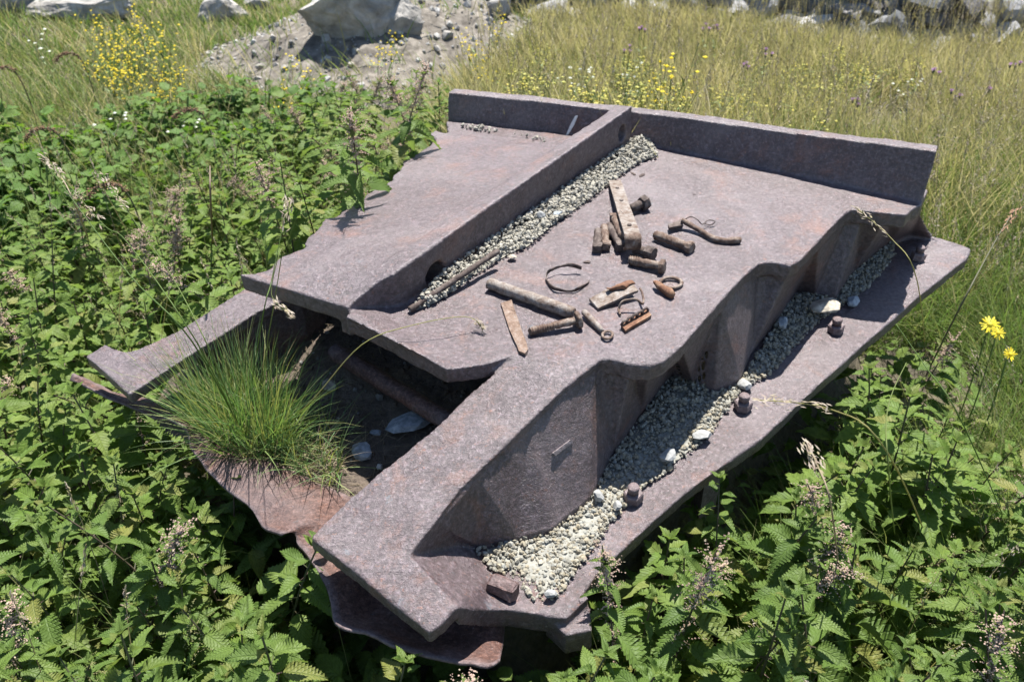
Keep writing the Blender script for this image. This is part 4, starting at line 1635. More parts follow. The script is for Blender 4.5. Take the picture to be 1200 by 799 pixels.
boulder('rock', 382, 52, 18, 14, M['boulder'], 'small pale rock wedged under the big jagged boulder', 223, .8, .3, 3)
for i in range(34):
    px, py = random.uniform(245, 610), random.uniform(30, 112)
    if not in_poly(px, py, mound_px):
        continue
    wv = random.uniform(6, 15)
    boulder('rock', px, py, wv, wv * .6, M['boulder'], 'small pale rock lying loose on the grey dirt mound', 300 + i, .8, random.uniform(0, 3), 2, 6, 'loose rocks on the dirt mound')
n = 2600
x = rng.uniform(mx[0], mx[-1], n)
y = rng.uniform(my[0], my[-1], n)
k = dist_poly_np(x, y, mound_plan) > -.05
x, y = x[k], y[k]
z = np.array([surf_z(a, b_) for a, b_ in zip(x, y)])
v, f = scatter_np(GPROTO, np.stack([x, y, z], -1), .008 + .035 * rng.uniform(size=len(x)) ** 4)
o = link('rubble', np_mesh('rubble', v, f, smooth=False), M['scree'])
o['kind'] = 'stuff'
# bank across the back
bx_ = np.concatenate([np.linspace(-14, -2.5, 24)[:-1], np.linspace(-2.5, 9, 150), np.linspace(9, 24, 24)[1:]])
by_ = np.concatenate([np.linspace(6.0, 11, 70), np.linspace(11.1, 40, 20)])
X, Y = np.meshgrid(bx_, by_)


def bank_np(x, y):
    start = 6.9 - .07 * x + .35 * np.sin(x * .9 + 1)
    start = start + 1.5 * sstep((-x + .2) / 1.5)
    t = (y - start)
    return -.15 + .95 * np.clip(t, -.2, 1.1) + .45 * np.clip(t - 1.1, 0, 30)


Zb = ground_np(X, Y) + bank_np(X, Y)
for i in range(Zb.shape[0]):
    for j in range(Zb.shape[1]):
        q = Vector((X[i, j], Y[i, j], Zb[i, j]))
        Zb[i, j] += .14 * noise.noise(q * 1.1) + .07 * noise.noise(q * 3.2) + .03 * noise.noise(q * 9)
o = link('bank', grid_mesh('bank', X, Y, Zb), M['bank_soil'])
tag(o, kind='structure')


def bank_z(x, y):
    return ground_z(x, y) + float(bank_np(np.array([x]), np.array([y]))[0])


BROCK = []
for k in range(8):
    b = rock_shape(400 + k, 3, .8, .35, 8)
    for v in b.verts:
        v.co += noise.noise_vector(v.co * 4 + Vector((k, 0, 0))) * .06
    me = bpy.data.meshes.new('rock')
    b.to_mesh(me)
    b.free()
    me.materials.append(M['bank_rock'])
    BROCK.append(me)
placed = 0
for i in range(5000):
    if placed >= 260:
        break
    x = random.uniform(-2.2, 8.5)
    y = random.uniform(6.0, 10.0)
    t = y - (6.9 - .07 * x + .35 * math.sin(x * .9 + 1) + 1.5 * float(sstep(np.array([(-x + .2) / 1.5]))[0]))
    if t < -.15 or t > 1.6:
        continue
    z = bank_z(x, y)
    px, py, q = proj((x, y, z + .1))
    if not (-60 < px < 1260 and -30 < py < 60):
        continue
    dens = 1.0 if px < 760 else .6
    if random.random() > dens:
        continue
    s = random.choice([.05, .06, .08, .10, .13, .17, .22]) * random.uniform(.8, 1.2)
    o = link('rock', random.choice(BROCK), None, None, (x, y, z + s * .25))
    o.scale = (s * random.uniform(.8, 1.3), s, s * random.uniform(.6, .95))
    o.rotation_euler = (random.uniform(-.4, .4), random.uniform(-.4, .4), random.uniform(0, 6.3))
    tag(o, 'grey rock jutting from the stony bank behind the meadow', 'rock', 'rocks in the stony bank')
    placed += 1

# ------------------------------------------------------------------ plants
def leaf_np(seed, teeth=9, wmax=.26, fold=.10, droop=.25, wav=.03, peak=.32, serr=.20):
    r = random.Random(seed)
    V, UV, F = [], [], []
    vs = []
    for i in range(teeth):
        a = i / teeth
        vs.append((a, 0))
        vs.append((a + .62 / teeth, 1))
    vs.append((1, 0))

    def env(v):
        if v <= 0 or v >= 1:
            return 0.0
        p_ = peak / (1 - peak)
        e = (v ** (p_ * .9 + .05)) * ((1 - v) ** .95)
        m_ = (peak ** (p_ * .9 + .05)) * ((1 - peak) ** .95)
        return wmax * e / m_
    ph = r.uniform(0, 6)
    for v, tip in vs:
        wv = env(v) * (1.08 if tip else 1 - serr)
        fw = .035 * tip
        z0 = -droop * v * v
        for sgn in (-1, 0, 1):
            u = sgn * wv
            zz = z0 + fold * abs(u) / max(wmax, 1e-6) * .8 + wav * math.sin(v * 9 + ph + sgn) * abs(sgn)
            V.append((u, v + (fw if sgn else 0) - .0, zz))
            UV.append((sgn * (wv / wmax if wmax else 0), v))
    ns = len(vs)
    for i in range(ns - 1):
        a = i * 3
        F += [(a, a + 1, a + 4), (a, a + 4, a + 3), (a + 1, a + 2, a + 5), (a + 1, a + 5, a + 4)]
    return np.array(V, np.float32), np.array(F, np.int32), np.array(UV, np.float32)


LEAF = [leaf_np(1, 13, .24, .10, .22, .03, .32, .15), leaf_np(2, 13, .27, .16, .45, .04, .30, .16), leaf_np(3, 12, .21, .22, .15, .04, .34, .14), leaf_np(4, 14, .25, .02, .60, .04, .30, .15), leaf_np(5, 12, .30, .18, .32, .06, .33, .16), leaf_np(6, 12, .19, .30, .75, .05, .35, .14)]
LEAF_ME = [np_mesh('leaf', *LEAF[k][:2], uv=LEAF[k][2]) for k in range(len(LEAF))]
for m_ in LEAF_ME:
    m_.materials.append(M['nettle'])
LEAF_LO = [leaf_np(11 + k, 5, .25 + .02 * k, .12, .2 + .12 * k, .03) for k in range(3)]


def merge_uv(parts):
    V, F, T, o_ = [], [], [], 0
    for v, f, t in parts:
        V.append(v)
        F.append(f + o_)
        T.append(t)
        o_ += len(v)
    return np.concatenate(V), np.concatenate(F), np.concatenate(T)


def cluster_bm(bm, c, length, direction, n, r, rnd, droop=.5):
    """a drooping string of tiny blobs"""
    p = Vector(c)
    d = Vector(direction).normalized()
    for i in range(n):
        d = (d + Vector((rnd.gauss(0, .12), rnd.gauss(0, .12), -droop / n))).normalized()
        p = p + d * (length / n)
        rr = r * rnd.uniform(.7, 1.3) * (1 - .4 * i / n)
        q = p + Vector((rnd.gauss(0, r * .8), rnd.gauss(0, r * .8), rnd.gauss(0, r * .8)))
        vs = [bm.verts.new(q + Vector(e) * rr) for e in ((1, 0, 0), (-1, 0, 0), (0, 1, 0), (0, -1, 0), (0, 0, 1), (0, 0, -1))]
        for a, b_, c_ in ((0, 2, 4), (2, 1, 4), (1, 3, 4), (3, 0, 4), (2, 0, 5), (1, 2, 5), (3, 1, 5), (0, 3, 5)):
            bm.faces.new((vs[a], vs[b_], vs[c_]))


def nettle_plan(H, seed, kind):
    """leaf placements, stem mesh and flower mesh of one nettle variant (base at origin)"""
    r = random.Random(seed)
    bend = (r.uniform(-.10, .10), r.uniform(-.10, .10))

    def axis_p(z):
        t = z / H
        return Vector((bend[0] * t * t * H * 2.2, bend[1] * t * t * H * 2.2, z))
    bm = bmesh.new()
    tube(bm, [axis_p(H * k / 7) for k in range(8)], [.0034 - .0018 * k / 7 for k in range(8)], 5)
    leaves = []
    z = H * .16
    az = r.uniform(0, 6.28)
    k = 0
    fl = bmesh.new()
    while z < H * .99:
        t = z / H
        L = (.055 + .040 * math.sin(min(1, t * 1.15) * math.pi) ** .8) * r.uniform(.68, 1.22)
        if t > .86:
            L *= max(.40, 1 - (t - .86) * 4.2)
        pit = -.25 + 1.0 * max(0, (t - .55) / .45) ** 1.3
        for s in (0, math.pi):
            a = az + s + r.uniform(-.25, .25)
            d = Vector((math.cos(a), math.sin(a), 0))
            pet = (.030 * (1 - t) + .006) * r.uniform(.8, 1.3)
            b0 = axis_p(z)
            b1 = b0 + d * pet + Vector((0, 0, pet * .35))
            if pet > .01:
                tube(bm, [b0, b1], .0010, 3, False)
            mt = Matrix.Translation(b1) @ Matrix.Rotation(a - math.pi / 2, 4, 'Z') @ Matrix.Rotation(pit + r.gauss(0, .18), 4, 'X') @ Matrix.Rotation(r.gauss(0, .22), 4, 'Y') @ Matrix.Scale(L, 4)
            leaves.append((mt, r.randrange(len(LEAF)), t))
            if kind == 'pink' and t > .55:
                for _ in range(3):
                    dd = d + Vector((r.gauss(0, .5), r.gauss(0, .5), r.uniform(.2, .8)))
                    cluster_bm(fl, b0, r.uniform(.02, .05), dd, 9, .0019, r, .8)
            if kind == 'catkin' and t > .45:
                for _ in range(2):
                    dd = d + Vector((r.gauss(0, .4), r.gauss(0, .4), r.uniform(-.1, .5)))
                    cluster_bm(fl, b0, r.uniform(.04, .07), dd, 14, .0020, r, 1.2)
        az += math.pi / 2 + r.uniform(-.2, .2)
        z += (.052 * (1 - .55 * t)) * r.uniform(.85, 1.15) * max(.6, H / .55)
        k += 1
    top = axis_p(H)
    for s in range(4):
        a = az + s * math.pi / 2
        mt = Matrix.Translation(top) @ Matrix.Rotation(a, 4, 'Z') @ Matrix.Rotation(.95 + r.uniform(-.15, .15), 4, 'X') @ Matrix.Scale(r.uniform(.022, .034), 4)
        leaves.append((mt, r.randrange(len(LEAF)), 1.0))
    if kind == 'pink':
        for _ in range(34):
            dd = Vector((r.gauss(0, .6), r.gauss(0, .6), r.uniform(.2, 1)))
            cluster_bm(fl, axis_p(H * r.uniform(.84, 1.06)), r.uniform(.018, .045), dd, 10, .0026, r, .6)
        tube(bm, [axis_p(H), axis_p(H * 1.07)], .0014, 4)
    sm = bpy.data.meshes.new('stem')
    bm.to_mesh(sm)
    bm.free()
    sm.materials.append(M['stem'])
    fm = None
    if len(fl.verts):
        fm = bpy.data.meshes.new('flower_cluster')
        fl.to_mesh(fm)
        fm.materials.append(M['pinkflower'] if kind == 'pink' else M['catkin'])
    fl.free()
    # joined foliage for the plants farther off
    parts = []
    for mt, k, t in leaves:
        v, f, u = LEAF_LO[k % 3]
        a = np.array(mt)
        parts.append((v @ a[:3, :3].T + a[:3, 3], f, u))
    v, f, u = merge_uv(parts)
    lm = np_mesh('foliage', v.astype(np.float32), f, uv=u)
    lm.materials.append(M['nettle_far'])
    return dict(H=H, leaves=leaves, stem=sm, flower=fm, foliage=lm, kind=kind)


NET = []
for k in range(6):
    NET.append(nettle_plan([.42, .50, .46, .55, .38, .60][k], 500 + k, 'plain'))
for k in range(3):
    NET.append(nettle_plan([.48, .55, .44][k], 520 + k, 'pink'))
for k in range(2):
    NET.append(nettle_plan([.46, .52][k], 530 + k, 'catkin'))

used_pts = []


def blocks_slab(p, H, rad, tol=13):
    if proj((p[0], p[1], p[2] + H))[0] < 540:
        tol = 4
    """does a plant at p stand in front of the slab in the surveyed view?"""
    for z in (H * .45, H * .7, H, H * 1.04):
        for dx in (-rad, 0, rad):
            q = Vector((p[0] + dx, p[1], p[2] + z))
            x, y, d = proj(q)
            if in_poly(x, y, SLAB_VIEW):
                near_edge = any(not in_poly(x + ax, y + ay, SLAB_VIEW) for ax, ay in ((tol, 0), (-tol, 0), (0, tol), (0, -tol)))
                if near_edge:
                    continue
                s = U(x, y, -.24 if (x < 560 and y > 470) or .863 * x + y > 1150 else -.02)
                if (q - CAM).length < (s - CAM).length + .10:
                    return True
    return False


slab_margin = [Vector((x, y, 0)) for x, y in SLAB_PLAN]


def slab_dist(x, y):
    return float(dist_poly_np(np.array([x]), np.array([y]), SLAB_PLAN)[0])


def place_nettle(x, y, var, H, rz, label, group, detail, tilt=(0, 0)):
    P = NET[var]
    s = H / P['H']
    root = empty('nettle', (x, y, surf_z(x, y) - .01), label, 'nettle', group)
    root.rotation_euler = (tilt[0], tilt[1], rz)
    s2 = max(.8, min(1.2, s ** .5))
    root.scale = (s2, s2, s)
    link('stem', P['stem'], None, root)
    if detail:
        for mt, k, t in P['leaves']:
            if t < .22 and detail < 2:
                continue
            l_ = link('leaf', LEAF_ME[k], None, root)
            l_.matrix_local = mt
    else:
        link('foliage', P['foliage'], None, root)['kind'] = 'stuff'
    if P['flower']:
        link('flower_cluster', P['flower'], None, root)['kind'] = 'stuff'
    return root


# special flowering nettles that can be pointed at (tip seen at px,py)
def tip_at(px, py, H):
    return march(px, py, lambda x, y: surf_z(x, y) + H, .5)


SPECIAL = [
    (912, 632, .42, 6, 'flowering nettle with a pinkish plume at the lower right, nearest of the plumed ones'),
    (1016, 552, .48, 7, 'tall nettle with a dusty pink plume right of the nearest plumed one'),
    (1184, 520, .46, 8, 'pink tipped nettle at the right edge below the yellow daisies'),
    (1088, 405, .36, 8, 'nettle with tan flower tips beside the middle of the flange edge'),
    (440, 92, .56, 7, 'tallest flowering nettle rising beyond the torn left edge of the slab'),
    (408, 118, .58, 6, 'flowering nettle left of the tallest one beyond the torn edge'),
    (486, 92, .46, 8, 'flowering nettle close to the left end of the rear lip'),
    (112, 662, .46, 6, 'nettle with withered pinkish tips in the lower left bed'),
    (120, 585, .44, 9, 'nettle with yellow green catkins at the left, under the arm tip'),
    (280, 715, .42, 9, 'catkin bearing nettle at the bottom left below the crumpled sheet'),
    (90, 770, .40, 9, 'catkin bearing nettle in the bottom left corner'),
    (140, 460, .46, 7, 'pale tipped nettle in front of the left arm tip'),
]
for i, (px, py, H, var, lab_) in enumerate(SPECIAL):
    p = tip_at(px, py, H)
    place_nettle(p.x, p.y, var, H, i * 1.1, lab_, None, 2, (random.uniform(-.05, .05), random.uniform(-.05, .05)))
    used_pts.append((p.x, p.y))

LEFT_ZONE = [(-260, 330), (-60, 262), (120, 235), (250, 180), (390, 90), (470, 78), (528, 92), (524, 150), (420, 260), (300, 420), (560, 720), (660, 780), (660, 1000), (-400, 1000)]
RIGHT_ZONE = [(560, 1000), (600, 760), (700, 690), (930, 480), (1040, 400), (1090, 400), (1130, 430), (1180, 520), (1330, 560), (1450, 1000)]
cand = []
for _ in range(14000):
    x, y = random.uniform(-2.9, 2.0), random.uniform(.35, 4.2)
    cand.append((x, y))
cand.sort(key=lambda c: (round(c[1] * 3), random.random()))
nn = {'l': 0, 'r': 0}
near_count = 0
for x, y in cand:
    if nn['l'] + nn['r'] > 286:
        break
    H = random.uniform(.36, .52)
    zone = None
    z0 = surf_z(x, y)
    px, py, d = proj((x, y, z0 + H))
    if d < .45:
        continue
    if in_poly(px, py, LEFT_ZONE):
        zone = 'l'
    elif in_poly(px, py, RIGHT_ZONE):
        zone = 'r'
    sdist = slab_dist(x, y)
    if zone is None or sdist > .09:
        continue
    if sdist > -.035 and (x < -.2 or y > 2.2 or z0 > .15):
        continue
    if sdist > -.035:
        H = min(H, plane_z(x, y, HF) - z0 - .07)
        if H < .12:
            continue
    if zone == 'l' and y > 1.75 and px > 300 and sdist > -.10:
        continue
    if px < -110 or px > 1310 or py > 960:
        continue
    if zone == 'l' and x > -.1 and y > 1.6 and px > 560:
        continue
    sp = .082 if d < 1.9 else .108
    if any((x - a) ** 2 + (y - b_) ** 2 < sp * sp for a, b_ in used_pts):
        continue
    ok = True
    while blocks_slab((x, y, z0), H, .05):
        H *= .95
        if H < .13:
            ok = False
            break
    if not ok:
        continue
    tx_, ty_, _q = proj((x, y, z0 + H))
    if in_poly(tx_, ty_ + 20, [(225, 525), (440, 560), (520, 800), (430, 790), (335, 690), (275, 610)]):
        continue
    used_pts.append((x, y))
    r_ = random.random()
    var = random.randrange(6)
    if r_ < (.30 if py < 330 else .10):
        var = 6 + random.randrange(3)
    elif r_ > .90:
        var = 9 + random.randrange(2)
    detail = 1 if d < 1.75 and near_count < 105 else 0
    near_count += detail
    flw = ('green nettle', 'pink tipped nettle', 'catkin hung nettle')[0 if var < 6 else 1 if var < 9 else 2]
    if zone == 'l':
        if py > 560:
            wh = 'in the lower left bed below the crumpled sheet'
        elif py > 400:
            wh = 'in the bed left of the crumpled sheet and arm tip'
        elif px > 330:
            wh = 'crowding the torn left edge of the top plate'
        elif py > 270:
            wh = 'in the bed beyond the left arm'
        else:
            wh = 'in the far part of the left bed before the leafy weeds'
    else:
        if px < 800:
            wh = 'under the near end of the bolted flange'
        elif py < 560:
            wh = 'below the far half of the bolted flange'
        else:
            wh = 'in the lower right bed'
    lab_, grp = flw + ' ' + wh, flw + 's ' + wh
    nn[zone] += 1
    place_nettle(x, y, var, H, random.uniform(0, 6.28), lab_, grp, detail, (random.gauss(0, .10), random.gauss(0, .10)))
print('nettles', nn, 'detailed', near_count)

# low leaves filling the floor of the beds
def fill(name, zone, n, box, zr, size, mat, protos, deep=False):
    P_, S_ = [], []
    for _ in range(n):
        x, y = random.uniform(box[0], box[1]), random.uniform(box[2], box[3])
        sd_ = slab_dist(x, y)
        if sd_ > .12 or (not deep and sd_ > -.01 and (x < -.2 or y > 2.2)):
            continue
        z = surf_z(x, y) + random.uniform(*zr)
        if sd_ > -.04 and z > plane_z(x, y, HF) - .08:
            continue
        px, py, d = proj((x, y, z))
        if d < .3 or not in_poly(px, py, zone):
            continue
        P_.append((x, y, z))
        S_.append(random.uniform(*size) * (1 if d < 2.2 else 1.15))
    n = len(P_)
    rot = np.empty((n, 3, 3))
    for i in range(n):
        rot[i] = np.array((Matrix.Rotation(random.uniform(0, 6.28), 3, 'Z') @ Matrix.Rotation(random.gauss(.05, .35), 3, 'X') @ Matrix.Rotation(random.gauss(0, .3), 3, 'Y')))
    pos, size_ = np.array(P_), np.array(S_)
    pick = rng.integers(0, len(protos), n)
    V, F, T, off_ = [], [], [], 0
    for k, (v, f, u) in enumerate(protos):
        ids = np.where(pick == k)[0]
        if not len(ids):
            continue
        vv = np.einsum('nij,vj->nvi', rot[ids], v) * size_[ids][:, None, None] + pos[ids][:, None, :]
        F.append((f[None] + (np.arange(len(ids)) * len(v))[:, None, None]).reshape(-1, 3) + off_)
        V.append(vv.reshape(-1, 3))
        T.append(np.tile(u, (len(ids), 1)))
        off_ += len(ids) * len(v)
    o = link(name, np_mesh(name, np.concatenate(V), np.concatenate(F), uv=np.concatenate(T)), mat)
    o['kind'] = 'stuff'
    return o


fill('undergrowth', LEFT_ZONE, 5200, (-2.9, .3, .35, 4.2), (.03, .24), (.035, .07), M['nettle_far'], LEAF_LO)
fill('undergrowth', RIGHT_ZONE, 3600, (-.1, 2.2, .35, 2.6), (.02, .22), (.035, .07), M['nettle_far'], LEAF_LO)

fill('undergrowth', [(205, 530), (330, 640), (400, 750), (570, 790), (700, 790), (700, 940), (250, 940), (180, 700)], 3800, (-1.1, .4, .45, 1.75), (.06, .30), (.045, .085), M['nettle'], LEAF[:5], True)

# broad leaved weeds in the middle distance on the left
BLO = [leaf_np(31 + k, 3, .42, .10, .25, .05, .42, .28) for k in range(3)]


def weed_mesh(seed, H, n, L):
    r = random.Random(seed)
    parts = []
    for i in range(n):
        a = r.uniform(0, 6.28)
        rad = .11 * math.sqrt(r.random())
        z = H * (1 - (rad / .16) ** 2) * r.uniform(.45, 1.0)
        m_ = Matrix.Translation((rad * math.cos(a), rad * math.sin(a), z)) @ Matrix.Rotation(a - math.pi / 2 + r.gauss(0, .6), 4, 'Z') @ Matrix.Rotation(r.gauss(.15, .35), 4, 'X') @ Matrix.Rotation(r.gauss(0, .3), 4, 'Y') @ Matrix.Scale(L * r.uniform(.7, 1.2), 4)
        v, f, u = BLO[r.randrange(3)]
        q = np.array(m_)
        parts.append((v @ q[:3, :3].T + q[:3, 3], f, u))
    v, f, u = merge_uv(parts)
    me = np_mesh('foliage', v.astype(np.float32), f, uv=u)
    me.materials.append(M['broad'])
    bm = bmesh.new()
    for i in range(5):
        a = r.uniform(0, 6.28)
        tube(bm, [Vector((0, 0, 0)), Vector((.05 * math.cos(a), .05 * math.sin(a), H * .5)), Vector((.08 * math.cos(a), .08 * math.sin(a), H * .85))], .002, 4)
    sm = bpy.data.meshes.new('stem')
    bm.to_mesh(sm)
    bm.free()
    sm.materials.append(M['green_stem'])
    return me, sm


WEED = [weed_mesh(600 + k, [.30, .26, .34, .22][k], [70, 60, 80, 60][k], [.055, .05, .06, .048][k]) for k in range(4)]
WEED_ZONE = [(-120, 300), (-120, 100), (40, 150), (130, 115), (250, 105), (330, 108), (410, 96), (420, 110), (250, 190), (120, 245), (-60, 290)]
wp = []
for _ in range(5000):
    if len(wp) >= 150:
        break
    x, y = random.uniform(-4.2, .2), random.uniform(2.0, 6.2)
    H = .25
    px, py, d = proj((x, y, surf_z(x, y) + H))
    if not in_poly(px, py, WEED_ZONE) or slab_dist(x, y) > -.08:
        continue
    if any((x - a) ** 2 + (y - b_) ** 2 < .16 ** 2 for a, b_ in wp):
        continue
    wp.append((x, y))
    me, sm = random.choice(WEED)
    root = empty('leafy_weed', (x, y, surf_z(x, y)), 'low bushy broad leaved weed in the green patch beyond the left nettles', 'weed', 'leafy weeds beyond the nettles')
    root.rotation_euler = (0, 0, random.uniform(0, 6.28))
    s = random.uniform(.8, 1.25)
    root.scale = (s, s, s * random.uniform(.9, 1.2))
    link('foliage', me, None, root)['kind'] = 'stuff'
    link('stem', sm, None, root)
print('weeds', len(wp))

# ------------------------------------------------------------------ grass
BARE = [tuple(ground_hit(*q)[:2]) for q in [(1005, 128), (1060, 118), (1090, 138), (1080, 178), (1030, 190), (1000, 160)]]
LEFT_PLAN = [tuple(tip_at(x, y, .4)[:2]) for x, y in LEFT_ZONE]
def view_xy(x, y, z):
    dx, dy, dz = x, y, z - CAM.z
    q = dy * FW.y + dz * FW.z
    return CX + FPX * dx / q, CY - FPX * (dy * UP.y + dz * UP.z) / q, q


def grass_field(name, n, box, accept, length, width, lean, droop, mat, seg=3, clump=0.0):
    x = rng.uniform(box[0], box[1], n)
    y = rng.uniform(box[2], box[3], n)
    if clump:
        c = np.stack([rng.uniform(box[0], box[1], n // 14), rng.uniform(box[2], box[3], n // 14)], -1)
        k = rng.integers(0, len(c), n)
        m_ = rng.uniform(size=n) < .8
        x = np.where(m_, c[k, 0] + rng.normal(0, clump, n), x)
        y = np.where(m_, c[k, 1] + rng.normal(0, clump, n), y)
    z = ground_np(x, y)
    dm = dist_poly_np(x, y, mound_plan)
    for i_ in np.where(dm > -.3)[0]:
        z[i_] = surf_z(x[i_], y[i_])
    px, py, q = view_xy(x, y, z)
    k = accept(x, y, px, py, q) & (dist_poly_np(x, y, SLAB_PLAN) < np.where(y > 2.0, -.20, -.05))
    x, y, z, q = x[k], y[k], z[k], q[k]
    n = len(x)
    L = rng.uniform(length[0], length[1], n) * np.clip(1.15 - .16 * (y - 2.5), .38, 1.0)
    wd = rng.uniform(width[0], width[1], n) * np.clip(q / 2.5, 1, 3.0)
    az = rng.normal(3.6, 1.5, n)
    v, f = blades(np.stack([x, y, z - .01], -1), L, az, np.clip(rng.normal(lean[0], lean[1], n), 0, 1.0), wd, rng.uniform(droop[0], droop[1], n), seg)
    o = link(name, np_mesh(name, v, f), mat)
    o['kind'] = 'stuff'
    return n


def not_bare(x, y):
    return (dist_poly_np(x, y, BARE) < .02) & (dist_poly_np(x, y, mound_plan) < -.02)


def meadow(x, y, px, py, q):
    return (py > -40) & (px > -80) & (px < 1290) & not_bare(x, y) & ((px > 540 + (110 - py) * .6) | (py < 0)) & (y > 2.0) & ~((x < .9) & (y < 2.5)) & (y < 7.1 - .07 * x + .35 * np.sin(x * .9 + 1) + rng.normal(0, .15, len(x)))


def meadow_dry(x, y, px, py, q):
    return meadow(x, y, px, py, q) & ((px < 930) | (y > 3.3 + rng.normal(0, .35, len(x))))


def right_green(x, y, px, py, q):
    return (px > 900) & (px < 1320) & (py > 130) & (py < 840) & (dist_poly_np(x, y, BARE) < .02) & (x > .6)


def left_far(x, y, px, py, q):
    return (px > -120) & (px < 620) & (py < 300) & (py > -30) & ((dist_poly_np(x, y, mound_plan) < .0) | (rng.uniform(size=len(x)) < .07)) & ((px < 420 - py * .2) | (py < 120))


ng = 0
ng += grass_field('meadow_grass', 120000, (-.6, 7, 1.9, 7.6), meadow_dry, (.22, .55), (.0026, .0046), (.22, .14), (.1, .9), M['grass_dry'], 4, .05)
ng += grass_field('meadow_thatch', 60000, (-.6, 7, 1.9, 7.6), meadow_dry, (.06, .22), (.0026, .0046), (.5, .25), (.1, .9), M['grass_dry'], 3)
ng += grass_field('meadow_green_grass', 16000, (-.6, 7, 1.9, 7.6), meadow, (.18, .42), (.0026, .0046), (.2, .12), (.2, 1.0), M['grass_green'], 3, .06)
ng += grass_field('green_grass', 70000, (.6, 3.6, .7, 4.4), right_green, (.14, .42), (.0022, .0042), (.25, .15), (.2, 1.3), M['grass_green'], 4, .04)
ng += grass_field('green_grass', 60000, (-6, .4, 2.2, 8.5), left_far, (.12, .40), (.0026, .0048), (.25, .15), (.2, 1.1), M['grass_green'], 3, .05)
ng += grass_field('pale_grass', 12000, (-6, .4, 3.2, 8.5), left_far, (.20, .50), (.0024, .0040), (.2, .15), (.1, .8), M['grass_dry'], 3, .06)


def left_bed(x, y, px, py, q):
    return (px < 470) & (px > -160) & (py > 150) & (py < 1050) & (q > .7)


def right_bed(x, y, px, py, q):
    return (px > 640) & (px < 1340) & (py > 420) & (py < 1150) & (q > .7)


ng += grass_field('bed_grass', 5200, (-3.2, .2, .5, 3.6), left_bed, (.30, .58), (.0020, .0034), (.22, .14), (.2, 1.3), M['grass_green'], 5, .05)
ng += grass_field('bed_grass', 3000, (.1, 2.4, .4, 2.4), right_bed, (.26, .50), (.0020, .0034), (.22, .14), (.2, 1.3), M['grass_green'], 5, .05)


def beside_view(x, y, px, py, q):
    return ((px < -100) | (px > 1270) | (q < .3)) & (np.hypot(x, y - 2) < 8)


ng += grass_field('outer_grass', 45000, (-7, 7, -1.5, 7), beside_view, (.15, .42), (.004, .007), (.25, .15), (.2, 1.1), M['grass_green'], 3, .06)
print('blades', ng)


def seed_head_np(seed, H, n, spread, size, top=.28, bend=.12):
    r = random.Random(seed)
    V, F = [], []

    def add_tri(a, b_, c_):
        k = len(V)
        V.extend([a, b_, c_])
        F.append((k, k + 1, k + 2))

    def ax(t):
        return Vector((bend * t * t * H, .3 * bend * t ** 3 * H, H * t * (1 - .06 * t)))
    for s in range(5):
        a, b_ = ax(s / 5), ax((s + 1) / 5)
        for w_ in (Vector((.0009, 0, 0)), Vector((0, .0009, 0))):
            k = len(V)
            V.extend([a - w_, a + w_, b_ + w_, b_ - w_])
            F.extend([(k, k + 1, k + 2), (k, k + 2, k + 3)])
    for i in range(n):
        t = 1 - top * r.random()
        sp = spread * math.sin(min(1, (1 - t) / top + .1) * math.pi * .75)
        c = ax(t) + Vector((r.gauss(0, sp), r.gauss(0, sp), r.gauss(0, sp * .4)))
        d = (ax(min(1, t + .05)) - ax(t)).normalized() + Vector((r.gauss(0, .4), r.gauss(0, .4), r.gauss(0, .3)))
        d.normalize()
        sd_ = frame(d)[0]
        k = len(V)
        V.extend([c - d * size, c + sd_ * size * .3, c + d * size, c - sd_ * size * .3])
        F.extend([(k, k + 1, k + 2), (k, k + 2, k + 3)])
    return np.array([tuple(p) for p in V], np.float32), np.array(F, np.int32)


def seed_field(name, n, box, accept, protos, scale, mat):
    x = rng.uniform(box[0], box[1], n)
    y = rng.uniform(box[2], box[3], n)
    z = ground_np(x, y)
    px, py, q = view_xy(x, y, z)
    k = accept(x, y, px, py, q) & (dist_poly_np(x, y, SLAB_PLAN) < -.28)
    x, y, z, q = x[k], y[k], z[k], q[k]
    rot = np.array([np.array(Matrix.Rotation(random.gauss(.0, .16), 3, 'X') @ Matrix.Rotation(random.gauss(0, .16), 3, 'Y') @ Matrix.Rotation(random.uniform(0, 6.28), 3, 'Z')) for _ in range(len(x))])
    v, f = scatter_np(protos, np.stack([x, y, z], -1), rng.uniform(scale[0], scale[1], len(x)) , rot)
    o = link(name, np_mesh(name, v, f, smooth=False), mat)
    o['kind'] = 'stuff'


PAN = [seed_head_np(700 + k, .55, 46, .016, .0052, .30, .25) for k in range(4)]
SPK = [seed_head_np(720 + k, .55, 26, .003, .0062, .18, .12) for k in range(3)]
seed_field('seeding_grass', 1500, (.9, 3.6, 1.3, 4.6), lambda x, y, px, py, q: (px > 1040) & (px < 1320) & (py > 160) & (py < 560), PAN, (.62, .95), M['seed'])
seed_field('seeding_grass', 3000, (-.2, 7, 2.4, 7.3), meadow, SPK, (.75, 1.25), M['seed'])
seed_field('seeding_grass', 500, (-.2, 7, 2.4, 7.3), meadow, PAN, (.75, 1.1), M['seed'])
seed_field('seeding_grass', 160, (-5, .2, 2.4, 8), left_far, SPK, (.6, 1.1), M['seed'])

seed_field('seeding_grass', 420, (-3.2, .0, .8, 3.6), left_bed, SPK, (.70, 1.1), M['seed'])
seed_field('seeding_grass', 120, (.4, 2.4, .6, 2.4), right_bed, PAN, (.6, .9), M['seed'])

